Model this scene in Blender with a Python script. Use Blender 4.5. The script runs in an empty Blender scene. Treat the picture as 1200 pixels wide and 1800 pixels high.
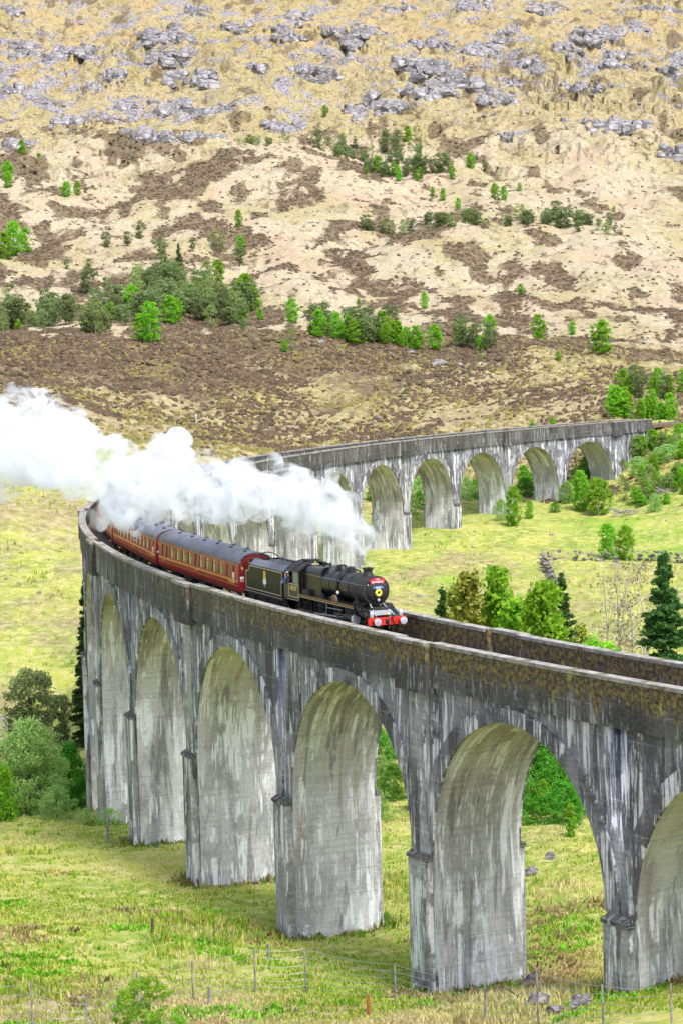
import bpy, math, random
import numpy as np
from mathutils import Matrix, Vector
from math import sin, cos, pi, radians as RAD

S = bpy.context.scene
COL = S.collection
rng = np.random.default_rng(7)
random.seed(7)

# ------------------------------------------------------------------ camera, light, exposure
CAM = np.array([0.0, 0.0, 5.781])
PITCH, ROLL, FPX = 0.05698, -0.016, 4042.24        # FPX: focal length in pixels of an 1800 px high frame
PPX = 750.0                                        # the photograph is the left part of a wide frame: lens axis right of its centre
CYAW = math.atan(PPX/FPX)
FW = np.array([sin(CYAW)*cos(PITCH), cos(CYAW)*cos(PITCH), -sin(PITCH)])
_rt = np.array([cos(CYAW), -sin(CYAW), 0]); _up = np.cross(_rt, FW)
RT = _rt*cos(ROLL)+_up*sin(ROLL); UP = _up*cos(ROLL)-_rt*sin(ROLL)
cd = bpy.data.cameras.new('camera'); cam = bpy.data.objects.new('camera', cd); COL.objects.link(cam)
cd.sensor_fit = 'VERTICAL'; cd.sensor_height = 24.0; cd.lens = FPX/1800*24.0
cd.shift_x = -PPX/1800
cd.clip_start = 0.5; cd.clip_end = 12000
cam.matrix_world = Matrix(((RT[0], UP[0], -FW[0], CAM[0]), (RT[1], UP[1], -FW[1], CAM[1]),
                           (RT[2], UP[2], -FW[2], CAM[2]), (0, 0, 0, 1)))
S.camera = cam

SUN_EL, SUN_AZ = RAD(58), RAD(150)                 # azimuth clockwise from +Y: behind the camera, to its right
W = bpy.data.worlds.new('World'); S.world = W; W.use_nodes = True
nt = W.node_tree; nt.nodes.clear()
sky = nt.nodes.new('ShaderNodeTexSky'); sky.sky_type = 'NISHITA'; sky.sun_disc = False
sky.sun_elevation = SUN_EL; sky.sun_rotation = SUN_AZ; sky.air_density = 1.0; sky.dust_density = 3.0
hs = nt.nodes.new('ShaderNodeHueSaturation'); hs.inputs['Saturation'].default_value = 0.72   # thin bright overcast: a paler sky
bg = nt.nodes.new('ShaderNodeBackground'); bg.inputs['Strength'].default_value = 0.15
ow = nt.nodes.new('ShaderNodeOutputWorld')
nt.links.new(sky.outputs[0], hs.inputs['Color']); nt.links.new(hs.outputs[0], bg.inputs['Color'])
nt.links.new(bg.outputs[0], ow.inputs['Surface'])
sd = bpy.data.lights.new('sun', 'SUN'); sd.energy = 2.1; sd.angle = RAD(10); sd.color = (1.0, 0.975, 0.94)
sun = bpy.data.objects.new('sun', sd); COL.objects.link(sun)
_sd = Vector((sin(SUN_AZ)*cos(SUN_EL), cos(SUN_AZ)*cos(SUN_EL), sin(SUN_EL)))
sun.rotation_euler = _sd.to_track_quat('Z', 'Y').to_euler()
S.view_settings.view_transform = 'Standard'; S.view_settings.look = 'None'
S.view_settings.gamma = 1.0; S.view_settings.use_curve_mapping = False
S.view_settings.exposure = 1.05
S.cycles.volume_bounces = 24; S.cycles.max_bounces = 28; S.cycles.transparent_max_bounces = 24
S.cycles.diffuse_bounces = 3; S.cycles.glossy_bounces = 3; S.cycles.transmission_bounces = 6
S.cycles.volume_step_rate = 1.0; S.cycles.volume_max_steps = 256

# ------------------------------------------------------------------ helpers
def link(o, parent=None):
    COL.objects.link(o)
    if parent is not None: o.parent = parent
    return o
def tag(o, label=None, cat=None, group=None, kind=None):
    if label: o['label'] = label
    if cat: o['category'] = cat
    if group: o['group'] = group
    if kind: o['kind'] = kind
    return o
def empty(name, loc=(0, 0, 0), rot=(0, 0, 0)):
    o = bpy.data.objects.new(name, None); o.empty_display_size = 0.3
    o.location = loc; o.rotation_euler = rot
    return link(o)
def meshdata(name, V, F, mats=(), uv=None, mi=None, smooth=False):
    me = bpy.data.meshes.new(name)
    if isinstance(F, np.ndarray):
        V = np.asarray(V, np.float32); n, m = F.shape
        me.vertices.add(len(V)); me.vertices.foreach_set('co', V.ravel())
        me.loops.add(n*m); me.loops.foreach_set('vertex_index', F.astype(np.int32).ravel())
        me.polygons.add(n); me.polygons.foreach_set('loop_start', np.arange(0, n*m, m, dtype=np.int32))
        me.update(calc_edges=True)
    else:
        me.from_pydata([tuple(v) for v in V], [], F); me.update()
    if uv is not None:
        l = me.uv_layers.new(name='UVMap'); l.data.foreach_set('uv', np.asarray(uv, np.float32).ravel())
    for m in mats: me.materials.append(m)
    if mi is not None: me.polygons.foreach_set('material_index', np.asarray(mi, np.int32))
    if smooth: me.polygons.foreach_set('use_smooth', np.ones(len(me.polygons), bool))
    me.update()
    return me
def obj(name, me, parent=None, loc=None, rz=None):
    o = bpy.data.objects.new(name, me)
    if loc is not None: o.location = loc
    if rz is not None: o.rotation_euler = (0, 0, rz)
    return link(o, parent)

class MB:
    """collects shapes into one mesh"""
    def __init__(s): s.v = []; s.f = []; s.m = []; s.cur = 0
    def add(s, vs, fs):
        b = len(s.v); s.v += [tuple(p) for p in vs]
        for f in fs: s.f.append([i+b for i in f]); s.m.append(s.cur)
        return s
    def box(s, c, d, rot=None):
        vs = [Vector((x*d[0]/2, y*d[1]/2, z*d[2]/2)) for x in (-1, 1) for y in (-1, 1) for z in (-1, 1)]
        if rot is not None: vs = [rot @ v for v in vs]
        c = Vector(c); vs = [v+c for v in vs]
        return s.add(vs, [(0, 1, 3, 2), (4, 6, 7, 5), (0, 4, 5, 1), (2, 3, 7, 6), (0, 2, 6, 4), (1, 5, 7, 3)])
    def bx(s, x0, x1, y0, y1, z0, z1): return s.box(((x0+x1)/2, (y0+y1)/2, (z0+z1)/2), (abs(x1-x0), abs(y1-y0), abs(z1-z0)))
    def cyl(s, p0, p1, r0, r1=None, n=12, cap=True):
        r1 = r0 if r1 is None else r1
        p0 = Vector(p0); p1 = Vector(p1); a = (p1-p0).normalized()
        t = Vector((0, 0, 1)) if abs(a.z) < .9 else Vector((1, 0, 0))
        u = a.cross(t).normalized(); w = a.cross(u)
        vs = []
        for p, r in ((p0, r0), (p1, r1)):
            for i in range(n):
                q = 2*pi*i/n; vs.append(p+u*(r*cos(q))+w*(r*sin(q)))
        fs = [(i, (i+1) % n, n+(i+1) % n, n+i) for i in range(n)]
        if cap: fs += [tuple(range(n-1, -1, -1)), tuple(range(n, 2*n))]
        return s.add(vs, fs)
    def tube(s, pts, r, n=6):
        for a, b in zip(pts[:-1], pts[1:]):
            s.cyl(a, b, r if not isinstance(r, (list, tuple)) else r[0], None, n)
        return s
    def lathe(s, prof, c, axis='Z', n=20):
        vs = []; c = Vector(c)
        for (r, h) in prof:
            for i in range(n):
                q = 2*pi*i/n; x, y = r*cos(q), r*sin(q)
                vs.append(c+(Vector((x, y, h)) if axis == 'Z' else Vector((x, h, y)) if axis == 'Y' else Vector((h, x, y))))
        fs = []
        for j in range(len(prof)-1):
            for i in range(n): fs.append((j*n+i, j*n+(i+1) % n, (j+1)*n+(i+1) % n, (j+1)*n+i))
        fs.append(tuple(range(n-1, -1, -1))); fs.append(tuple(range((len(prof)-1)*n, len(prof)*n)))
        return s.add(vs, fs)
    def prism(s, poly, axis, a, b):
        """poly: 2-D outline; axis X: (y,z) outline swept from x=a to x=b, Y: (x,z), Z: (x,y)"""
        f = {'X': lambda p, t: (t, p[0], p[1]), 'Y': lambda p, t: (p[0], t, p[1]), 'Z': lambda p, t: (p[0], p[1], t)}[axis]
        n = len(poly)
        vs = [f(p, a) for p in poly]+[f(p, b) for p in poly]
        fs = [(i, (i+1) % n, n+(i+1) % n, n+i) for i in range(n)]+[tuple(range(n-1, -1, -1)), tuple(range(n, 2*n))]
        return s.add(vs, fs)
    def ball(s, c, r, n=8, sq=(1, 1, 1)):
        vs = []; fs = []; h = max(4, n//2)
        for j in range(h+1):
            t = pi*j/h
            for i in range(n):
                q = 2*pi*i/n; vs.append((c[0]+r*sq[0]*sin(t)*cos(q), c[1]+r*sq[1]*sin(t)*sin(q), c[2]+r*sq[2]*cos(t)))
        for j in range(h):
            for i in range(n): fs.append((j*n+i, (j+1)*n+i, (j+1)*n+(i+1) % n, j*n+(i+1) % n))
        return s.add(vs, fs)
    def data(s, name, *mats, smooth=False): return meshdata(name, s.v, s.f, mats, mi=s.m, smooth=smooth)
    def build(s, name, mat, parent=None, smooth=False, **k):
        ms = mat if isinstance(mat, (list, tuple)) else (mat,)
        me = s.data(name, *ms)
        if smooth:
            me.polygons.foreach_set('use_smooth', np.ones(len(me.polygons), bool))
            try: me.set_sharp_from_angle(angle=RAD(38))
            except Exception: pass
        return obj(name, me, parent, **k)

def text_mesh(txt, size, name, mat, parent, M, extrude=0.008, bold=0.0, width=1.0):
    cu = bpy.data.curves.new(name, 'FONT'); cu.body = txt; cu.size = size; cu.extrude = extrude; cu.offset = bold
    cu.align_x = 'CENTER'; cu.align_y = 'CENTER'; cu.resolution_u = 2
    t = bpy.data.objects.new(name, cu); COL.objects.link(t)
    dg = bpy.context.evaluated_depsgraph_get(); me = bpy.data.meshes.new_from_object(t.evaluated_get(dg))
    bpy.data.objects.remove(t); me.name = name
    me.transform(M @ Matrix.Diagonal((width, 1, 1, 1))); me.materials.clear(); me.materials.append(mat)
    return obj(name, me, parent)

# numpy value noise -----------------------------------------------------------
_H = np.random.default_rng(3).random((8, 512, 512)).astype(np.float32)
def vnoise(x, y, seed=0):
    h = _H[seed % 8]; xi = np.floor(x).astype(np.int64); yi = np.floor(y).astype(np.int64)
    fx = x-xi; fy = y-yi; fx = fx*fx*(3-2*fx); fy = fy*fy*(3-2*fy)
    a = h[xi & 511, yi & 511]; b = h[(xi+1) & 511, yi & 511]; c = h[xi & 511, (yi+1) & 511]; d = h[(xi+1) & 511, (yi+1) & 511]
    return (a*(1-fx)+b*fx)*(1-fy)+(c*(1-fx)+d*fx)*fy-0.5
def fbm(x, y, lam, octv=4, seed=0, gain=.5):
    s = 0; a = 1.0; x = np.asarray(x, float)/lam; y = np.asarray(y, float)/lam
    for i in range(octv): s = s+a*vnoise(x+17.3*i, y+9.1*i, seed+i); a *= gain; x = x*2.03; y = y*2.03
    return s
def sst(a, b, x): t = np.clip((x-a)/(b-a), 0, 1); return t*t*(3-2*t)

# ------------------------------------------------------------------ material helper
class NT:
    def __init__(s, name):
        s.m = bpy.data.materials.new(name); s.m.use_nodes = True; s.t = s.m.node_tree
        s.n = s.t.nodes; s.b = s.n['Principled BSDF']; s.out = s.n['Material Output']
    def new(s, typ, **k):
        n = s.n.new(typ)
        for a, v in k.items(): setattr(n, a, v)
        return n
    def lk(s, a, b): s.t.links.new(a, b)
    def put(s, sock, v):
        if isinstance(v, bpy.types.NodeSocket): s.lk(v, sock)
        elif isinstance(v, (tuple, list)) and len(v) == 3 and sock.type == 'RGBA': sock.default_value = (*v, 1)
        else: sock.default_value = v
    def coord(s, which='Object'): return s.new('ShaderNodeTexCoord').outputs[which]
    def scale(s, v, sc, loc=(0, 0, 0)):
        m = s.new('ShaderNodeMapping'); s.put(m.inputs['Vector'], v); m.inputs['Scale'].default_value = sc
        m.inputs['Location'].default_value = loc; return m.outputs[0]
    def noise(s, v, sc=1.0, det=4.0, rough=.55, dist=0.0):
        n = s.new('ShaderNodeTexNoise'); s.put(n.inputs['Vector'], v); n.inputs['Scale'].default_value = sc
        n.inputs['Detail'].default_value = det; n.inputs['Roughness'].default_value = rough
        n.inputs['Distortion'].default_value = dist; return n.outputs['Fac']
    def vor(s, v, sc=1.0, feat='F1', out='Distance'):
        n = s.new('ShaderNodeTexVoronoi'); n.feature = feat; s.put(n.inputs['Vector'], v); n.inputs['Scale'].default_value = sc
        return n.outputs[out]
    def ramp(s, fac, stops):
        n = s.new('ShaderNodeValToRGB'); s.put(n.inputs[0], fac); e = n.color_ramp.elements
        while len(e) < len(stops): e.new(0.5)
        for q, (p, c) in zip(e, stops):
            q.position = p; q.color = (c, c, c, 1) if not isinstance(c, (tuple, list)) else (*c, 1)
        return n.outputs[0]
    def mr(s, v, a, b, c=0.0, d=1.0):
        n = s.new('ShaderNodeMapRange'); s.put(n.inputs[0], v)
        for i, q in enumerate((a, b, c, d)): n.inputs[i+1].default_value = q
        n.interpolation_type = 'SMOOTHSTEP'; return n.outputs[0]
    def mix(s, f, a, b, typ='MIX'):
        n = s.new('ShaderNodeMix', data_type='RGBA', blend_type=typ)
        s.put(n.inputs[0], f); s.put(n.inputs[6], a); s.put(n.inputs[7], b); return n.outputs[2]
    def math(s, op, a, b=0.0):
        n = s.new('ShaderNodeMath', operation=op); s.put(n.inputs[0], a); s.put(n.inputs[1], b); return n.outputs[0]
    def sep(s, v): n = s.new('ShaderNodeSeparateXYZ'); s.put(n.inputs[0], v); return n.outputs
    def attr(s, name): return s.new('ShaderNodeAttribute', attribute_name=name).outputs
    def bump(s, h, strength=.3, dist=.05):
        n = s.new('ShaderNodeBump'); n.inputs['Strength'].default_value = strength; n.inputs['Distance'].default_value = dist
        s.put(n.inputs['Height'], h); s.lk(n.outputs[0], s.b.inputs['Normal']); return n
    def fin(s, col, rough=.8, metal=0.0, spec=.3):
        s.put(s.b.inputs['Base Color'], col); s.put(s.b.inputs['Roughness'], rough); s.put(s.b.inputs['Metallic'], metal)
        s.b.inputs['Specular IOR Level'].default_value = spec; return s.m

def paint(name, col, rough=.45, metal=0.0, var=.25, sc=3.0, spec=.4):
    t = NT(name); c = t.coord(); n = t.noise(c, sc, 5, .65); n2 = t.noise(t.scale(c, (6, 6, 1.2)), 1.0, 3)
    d = tuple(x*(1-var) for x in col); l = tuple(min(1, x*(1+var*.7)) for x in col)
    k = t.mix(t.mr(n, .3, .7), d, l); k = t.mix(t.math('MULTIPLY', t.mr(n2, .5, .75), .35*var/.25), k, (.10, .085, .07))
    t.bump(n, .05, .02)
    return t.fin(k, t.mr(n2, .2, .8, rough*.8, min(1, rough*1.35)), metal, spec)
# ------------------------------------------------------------------ materials
M = {}
def concrete(name, kind):
    """board-marked concrete with lime runs, soot and joints, in metres along and up the face"""
    t = NT(name); uv = t.coord('UV'); x, y, z = t.sep(uv)
    big = t.noise(t.scale(uv, (.16, .10, 1)), 1.0, 4, .6)
    broad = t.noise(t.scale(uv, (.55, .16, 1)), 1.0, 7, .66, .5)
    st = t.noise(t.scale(uv, (1.9, .16, 1), (3, 1, 0)), 1.0, 6, .68, .35)
    st2 = t.noise(t.scale(uv, (5.5, .38, 1), (9, 4, 0)), 1.0, 5, .65, .2)
    brd = t.noise(t.scale(uv, (.22, 5.5, 1)), 1.0, 2, .5)
    brd2 = t.noise(t.scale(uv, (.5, 17, 1)), 1.0, 2, .5)
    fine = t.noise(uv, 6.0, 6, .7)
    lift = t.math('PINGPONG', y, .61)                           # pour lifts every 1.22 m
    liftm = t.math('MULTIPLY', t.mr(lift, 0.0, .035, 1, 0), t.mr(t.noise(t.scale(uv, (.3, .8, 1)), 1.0, 2), .42, .6))
    if kind == 'wall':
        c = t.mix(t.mr(broad, .42, .56), (.06, .06, .075), (.21, .212, .235))
        c = t.mix(t.math('MULTIPLY', t.mr(big, .5, .72), .5), c, (.31, .305, .29))
        wl, wc = .53, (.72, .73, .79); bm = .40
    elif kind == 'pier':
        c = t.mix(t.mr(broad, .40, .58), (.09, .09, .10), (.36, .36, .36))
        c = t.mix(t.math('MULTIPLY', t.mr(big, .45, .7), .6), c, (.40, .385, .35))
        wl, wc = .51, (.78, .79, .83); bm = .40
    elif kind == 'soffit':
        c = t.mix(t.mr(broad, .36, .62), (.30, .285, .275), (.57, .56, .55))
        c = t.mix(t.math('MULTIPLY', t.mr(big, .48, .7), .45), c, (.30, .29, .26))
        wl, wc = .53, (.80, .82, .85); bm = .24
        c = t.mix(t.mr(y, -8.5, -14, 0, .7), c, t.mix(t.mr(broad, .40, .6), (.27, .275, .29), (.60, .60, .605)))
    else:                                                        # parapet
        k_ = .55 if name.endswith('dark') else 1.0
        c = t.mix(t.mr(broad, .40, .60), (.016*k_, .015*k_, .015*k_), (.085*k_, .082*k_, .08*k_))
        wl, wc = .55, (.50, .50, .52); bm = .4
    c = t.mix(t.math('MULTIPLY', t.mr(brd, .4, .68), bm), c, t.mix(.62, c, (.02, .02, .022)))
    if kind == 'soffit':
        rust = t.math('MULTIPLY', t.mr(t.noise(t.scale(uv, (1.1, .06, 1), (21, 2, 0)), 1.0, 3), .62, .74), .65)
        c = t.mix(rust, c, (.30, .16, .045))
    patch = t.noise(t.scale(uv, (.30, .34, 1), (1, 7, 0)), 1.0, 5, .65)
    wm = t.math('MULTIPLY', t.mr(st, wl, wl+.06), t.mr(patch, .43, .50))
    wm2 = t.math('MULTIPLY', t.mr(st2, .54, .60), t.mr(patch, .46, .54))
    c = t.mix(t.math('MULTIPLY', wm, .9 if kind != 'parapet' else .5), c, wc); c = t.mix(t.math('MULTIPLY', wm2, .8 if kind != 'parapet' else .55), c, wc)
    dk = t.math('MULTIPLY', t.mr(t.noise(t.scale(uv, (1.0, .12, 1), (5, 5, 0)), 1.0, 6, .65, .3), .555, .61), .88 if kind != 'soffit' else .5)
    c = t.mix(dk, c, (.035, .034, .04))
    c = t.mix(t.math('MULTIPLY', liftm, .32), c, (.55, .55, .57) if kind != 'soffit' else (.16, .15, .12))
    if kind == 'parapet':
        drip = t.noise(t.scale(uv, (2.2, .25, 1), (2, 3, 0)), 1.0, 4, .65)
        reach = t.math('ADD', t.math('MULTIPLY', drip, -3.5), t.math('SUBTRACT', t.math('MULTIPLY', y, -1.0), -.45))
        mk = t.attr('moss')[2]
        mm = t.math('MULTIPLY', t.mr(reach, -.55, .10, 1, 0), mk)
        mc = t.mix(t.mr(t.noise(uv, 4, 6, .75), .42, .62), (.018, .014, .006), (.23, .155, .018))
        mc = t.mix(t.mr(t.noise(uv, 1.6, 3), .58, .7), mc, (.28, .27, .035))
        c = t.mix(mm, c, mc)
    c = t.mix(t.mr(fine, .2, .8), t.mix(.25, c, (.02, .02, .02)), t.mix(.08, c, (1, 1, 1)))
    h = t.math('ADD', t.math('MULTIPLY', brd, .5), t.math('ADD', t.math('MULTIPLY', fine, .35), t.math('MULTIPLY', brd2, .25)))
    h = t.math('SUBTRACT', h, t.math('MULTIPLY', liftm, .35))
    t.bump(h, .55, .06)
    return t.fin(c, .92, 0, .2)
for k in ('wall', 'pier', 'soffit', 'parapet'): M[k] = concrete('concrete_'+k, k)
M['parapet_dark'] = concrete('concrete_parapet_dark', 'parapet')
def _coping():
    t = NT('coping_stone'); c = t.coord('UV'); n = t.noise(c, 2.2, 6, .7)
    k = t.ramp(n, [(.3, (.07, .065, .05)), (.45, (.22, .21, .19)), (.7, (.40, .385, .36))])
    g = t.math('MULTIPLY', t.mr(t.noise(c, .6, 4), .52, .62), .8)
    k = t.mix(g, k, (.10, .08, .02)); t.bump(n, .4, .03); return t.fin(k, .95)
M['coping'] = _coping()
def _ballast():
    t = NT('ballast_stone'); c = t.coord(); v = t.vor(c, 9, out='Color'); n = t.noise(c, .8, 4)
    k = t.mix(t.sep(v)[0], (.10, .055, .035), (.25, .155, .105)); k = t.mix(t.mr(n, .45, .7), k, (.14, .10, .08))
    t.bump(t.vor(c, 9), .8, .06); return t.fin(k, .95)
M['ballast'] = _ballast()

M['loco_black'] = paint('loco_black', (.006, .0065, .008), .30, 0, .4, 2.5, .35)
M['smokebox_black'] = paint('smokebox_black', (.016, .0155, .017), .55, 0, .3, 3, .35)
M['loco_green_black'] = paint('tender_panel_black', (.009, .015, .008), .42, 0, .4, 2, .15)
M['frame_black'] = paint('frame_grime', (.020, .017, .015), .6, 0, .5, 5)
M['steel'] = paint('rod_steel', (.32, .31, .30), .35, .8, .3, 6)
M['buffer_red'] = paint('buffer_red', (.58, .025, .012), .4, 0, .2, 4)
M['buffer_grey'] = paint('buffer_grey', (.42, .45, .52), .4, .2, .2, 6)
M['headboard_red'] = paint('headboard_red', (.50, .02, .05), .4, 0, .15, 4)
M['white_paint'] = paint('white_paint', (.78, .78, .76), .4, 0, .08, 6)
M['cream_line'] = paint('cream_line', (.55, .46, .34), .4, 0, .1, 6)
M['orange_line'] = paint('orange_line', (.68, .28, .02), .4, 0, .1, 6)
M['gold'] = paint('gold_paint', (.72, .55, .12), .4, 0, .15, 8)
M['blue_plate'] = paint('blue_plate', (.05, .14, .42), .4, 0, .2, 8)
M['yellow_wreath'] = paint('yellow_wreath', (.62, .62, .05), .5, 0, .3, 20)
M['crest_red'] = paint('crest_red', (.50, .22, .17), .5, 0, .3, 20)
M['cab_teal'] = paint('cab_window_grey', (.16, .22, .22), .3, 0, .2, 5)
M['maroon'] = paint('coach_maroon', (.32, .026, .016), .38, 0, .2, 1.2, .3)
M['maroon_end'] = paint('coach_end_maroon', (.20, .012, .016), .35, 0, .25, 2)
M['coach_roof'] = paint('coach_roof_grey', (.125, .135, .17), .6, 0, .22, .8)
M['copper'] = paint('gangway_brown', (.17, .085, .05), .6, 0, .3, 5)
M['dark_vent'] = paint('vent_dark', (.03, .03, .034), .6)
M['curtain'] = paint('curtain_cream', (.82, .82, .78), .8, 0, .1)
M['coach_floor'] = paint('coach_floor', (.10, .07, .05), .8)
M['yellow'] = paint('yellow_paint', (.75, .50, .06), .4, 0, .15)
def _coal():
    t = NT('coal'); c = t.coord(); v = t.vor(c, 6, out='Color'); t.bump(t.noise(c, 9, 3), .5, .04)
    return t.fin(t.mix(t.sep(v)[0], (.008, .008, .01), (.07, .07, .08)), .45, 0, .5)
M['coal'] = _coal()
def _glass():
    t = NT('window_glass'); tr = t.new('ShaderNodeBsdfTransparent'); tr.inputs[0].default_value = (.86, .92, .88, 1)
    gl = t.new('ShaderNodeBsdfGlossy'); gl.inputs['Roughness'].default_value = .04
    mx = t.new('ShaderNodeMixShader'); fr = t.new('ShaderNodeFresnel'); fr.inputs[0].default_value = 1.5
    t.lk(fr.outputs[0], mx.inputs[0]); t.lk(tr.outputs[0], mx.inputs[1]); t.lk(gl.outputs[0], mx.inputs[2])
    t.lk(mx.outputs[0], t.out.inputs['Surface']); t.n.remove(t.b); return t.m
M['glass'] = _glass()

def foliage(name, dark, light, trans=.35, sc=.8):
    t = NT(name); oi = t.new('ShaderNodeObjectInfo').outputs['Random']
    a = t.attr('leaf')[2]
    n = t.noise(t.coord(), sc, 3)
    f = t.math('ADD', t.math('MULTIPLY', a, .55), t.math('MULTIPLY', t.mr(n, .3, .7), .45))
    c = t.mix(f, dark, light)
    h = t.new('ShaderNodeHueSaturation'); t.put(h.inputs['Color'], c)
    t.put(h.inputs['Hue'], t.mr(oi, 0, 1, .485, .515)); t.put(h.inputs['Value'], t.mr(oi, 0, 1, .8, 1.2))
    t.fin(h.outputs[0], .65, 0, .2)
    tl = t.new('ShaderNodeBsdfTranslucent'); t.put(tl.inputs[0], t.mix(.5, h.outputs[0], light))
    mx = t.new('ShaderNodeMixShader'); mx.inputs[0].default_value = trans
    t.lk(t.b.outputs[0], mx.inputs[1]); t.lk(tl.outputs[0], mx.inputs[2]); t.lk(mx.outputs[0], t.out.inputs['Surface'])
    return t.m
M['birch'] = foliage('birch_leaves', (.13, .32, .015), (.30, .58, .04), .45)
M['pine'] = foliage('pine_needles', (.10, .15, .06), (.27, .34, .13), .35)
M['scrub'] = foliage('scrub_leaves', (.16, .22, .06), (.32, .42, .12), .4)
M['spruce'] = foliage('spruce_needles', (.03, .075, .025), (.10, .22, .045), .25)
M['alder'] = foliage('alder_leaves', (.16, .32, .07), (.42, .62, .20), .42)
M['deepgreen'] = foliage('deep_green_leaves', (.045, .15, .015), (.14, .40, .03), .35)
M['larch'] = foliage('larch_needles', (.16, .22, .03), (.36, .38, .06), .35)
M['gorse'] = foliage('gorse_flowers', (.20, .24, .02), (.72, .52, .02), .3)
M['twig'] = foliage('bare_twigs', (.17, .14, .10), (.34, .28, .19), .2)
M['heather'] = foliage('heather_stems', (.06, .043, .024), (.18, .135, .075), .1, .3)
M['tussock'] = foliage('dry_tussock', (.17, .155, .04), (.38, .34, .11), .3, .1)
def _grass():
    t = NT('grass_blades'); co = t.attr('tint'); h = t.new('ShaderNodeHueSaturation')
    t.put(h.inputs['Color'], co[0]); t.fin(h.outputs[0], .7, 0, .2)
    tl = t.new('ShaderNodeBsdfTranslucent'); t.put(tl.inputs[0], co[0])
    mx = t.new('ShaderNodeMixShader'); mx.inputs[0].default_value = .4
    t.lk(t.b.outputs[0], mx.inputs[1]); t.lk(tl.outputs[0], mx.inputs[2]); t.lk(mx.outputs[0], t.out.inputs['Surface'])
    return t.m
M['grass'] = _grass()
def bark(name, a, b):
    t = NT(name); c = t.coord(); n = t.noise(t.scale(c, (3, 3, .8)), 2.0, 5, .7); t.bump(n, .5, .03)
    return t.fin(t.mix(t.mr(n, .35, .65), a, b), .9)
M['bark_dark'] = bark('dark_bark', (.05, .035, .025), (.14, .10, .075))
M['bark_pale'] = bark('pale_bark', (.24, .21, .18), (.50, .46, .42))
M['post_wood'] = bark('weathered_post', (.13, .12, .115), (.34, .32, .31))
M['wire'] = paint('fence_wire', (.36, .36, .36), .5, .6, .2)
M['orange_sign'] = paint('orange_sign', (.8, .30, .02), .5)
M['rust_post'] = paint('rusty_post', (.34, .10, .04), .8)
M['skin'] = paint('skin', (.50, .27, .19), .6); M['cloth_blue'] = paint('blue_cloth', (.10, .18, .42), .8)
M['cloth_dark'] = paint('dark_cloth', (.03, .03, .04), .8); M['cloth_pale'] = paint('pale_cloth', (.5, .48, .56), .8)
M['hair'] = paint('grey_hair', (.30, .28, .27), .8)
def _rock():
    t = NT('grey_rock'); c = t.coord('Object'); g = t.new('ShaderNodeNewGeometry')
    n = t.noise(c, .55, 7, .68); n2 = t.noise(t.scale(c, (.8, .8, 3.0)), .5, 6, .7, .5); oi = t.new('ShaderNodeObjectInfo').outputs['Random']
    k = t.mix(t.mr(n, .34, .62), (.125, .116, .122), (.40, .385, .395))
    k = t.mix(t.math('MULTIPLY', t.mr(n2, .54, .62), .7), k, (.075, .066, .07))
    cr = t.vor(t.scale(c, (.9, .9, 1.6)), .9, 'DISTANCE_TO_EDGE')
    k = t.mix(t.math('MULTIPLY', t.mr(cr, .0, .12, 1, 0), .6), k, (.035, .03, .034))  # crevice shade painted into the rock colour along the cell edges
    up = t.sep(g.outputs['Normal'])[2]
    mo = t.math('MULTIPLY', t.mr(up, .72, .95), t.mr(t.noise(c, .9, 4), .5, .6))
    k = t.mix(t.math('MULTIPLY', mo, .8), k, (.30, .25, .12))
    t.bump(t.math('ADD', n, n2), .9, .6); return t.fin(k, .92, 0, .2)
M['rock'] = _rock()
def _water():
    t = NT('river_water'); n = t.noise(t.coord(), 1.2, 4); t.bump(n, .15, .05)
    return t.fin(t.mix(t.mr(n, .5, .7), (.05, .055, .05), (.45, .5, .55)), .12, 0, .5)
M['water'] = _water()
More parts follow.
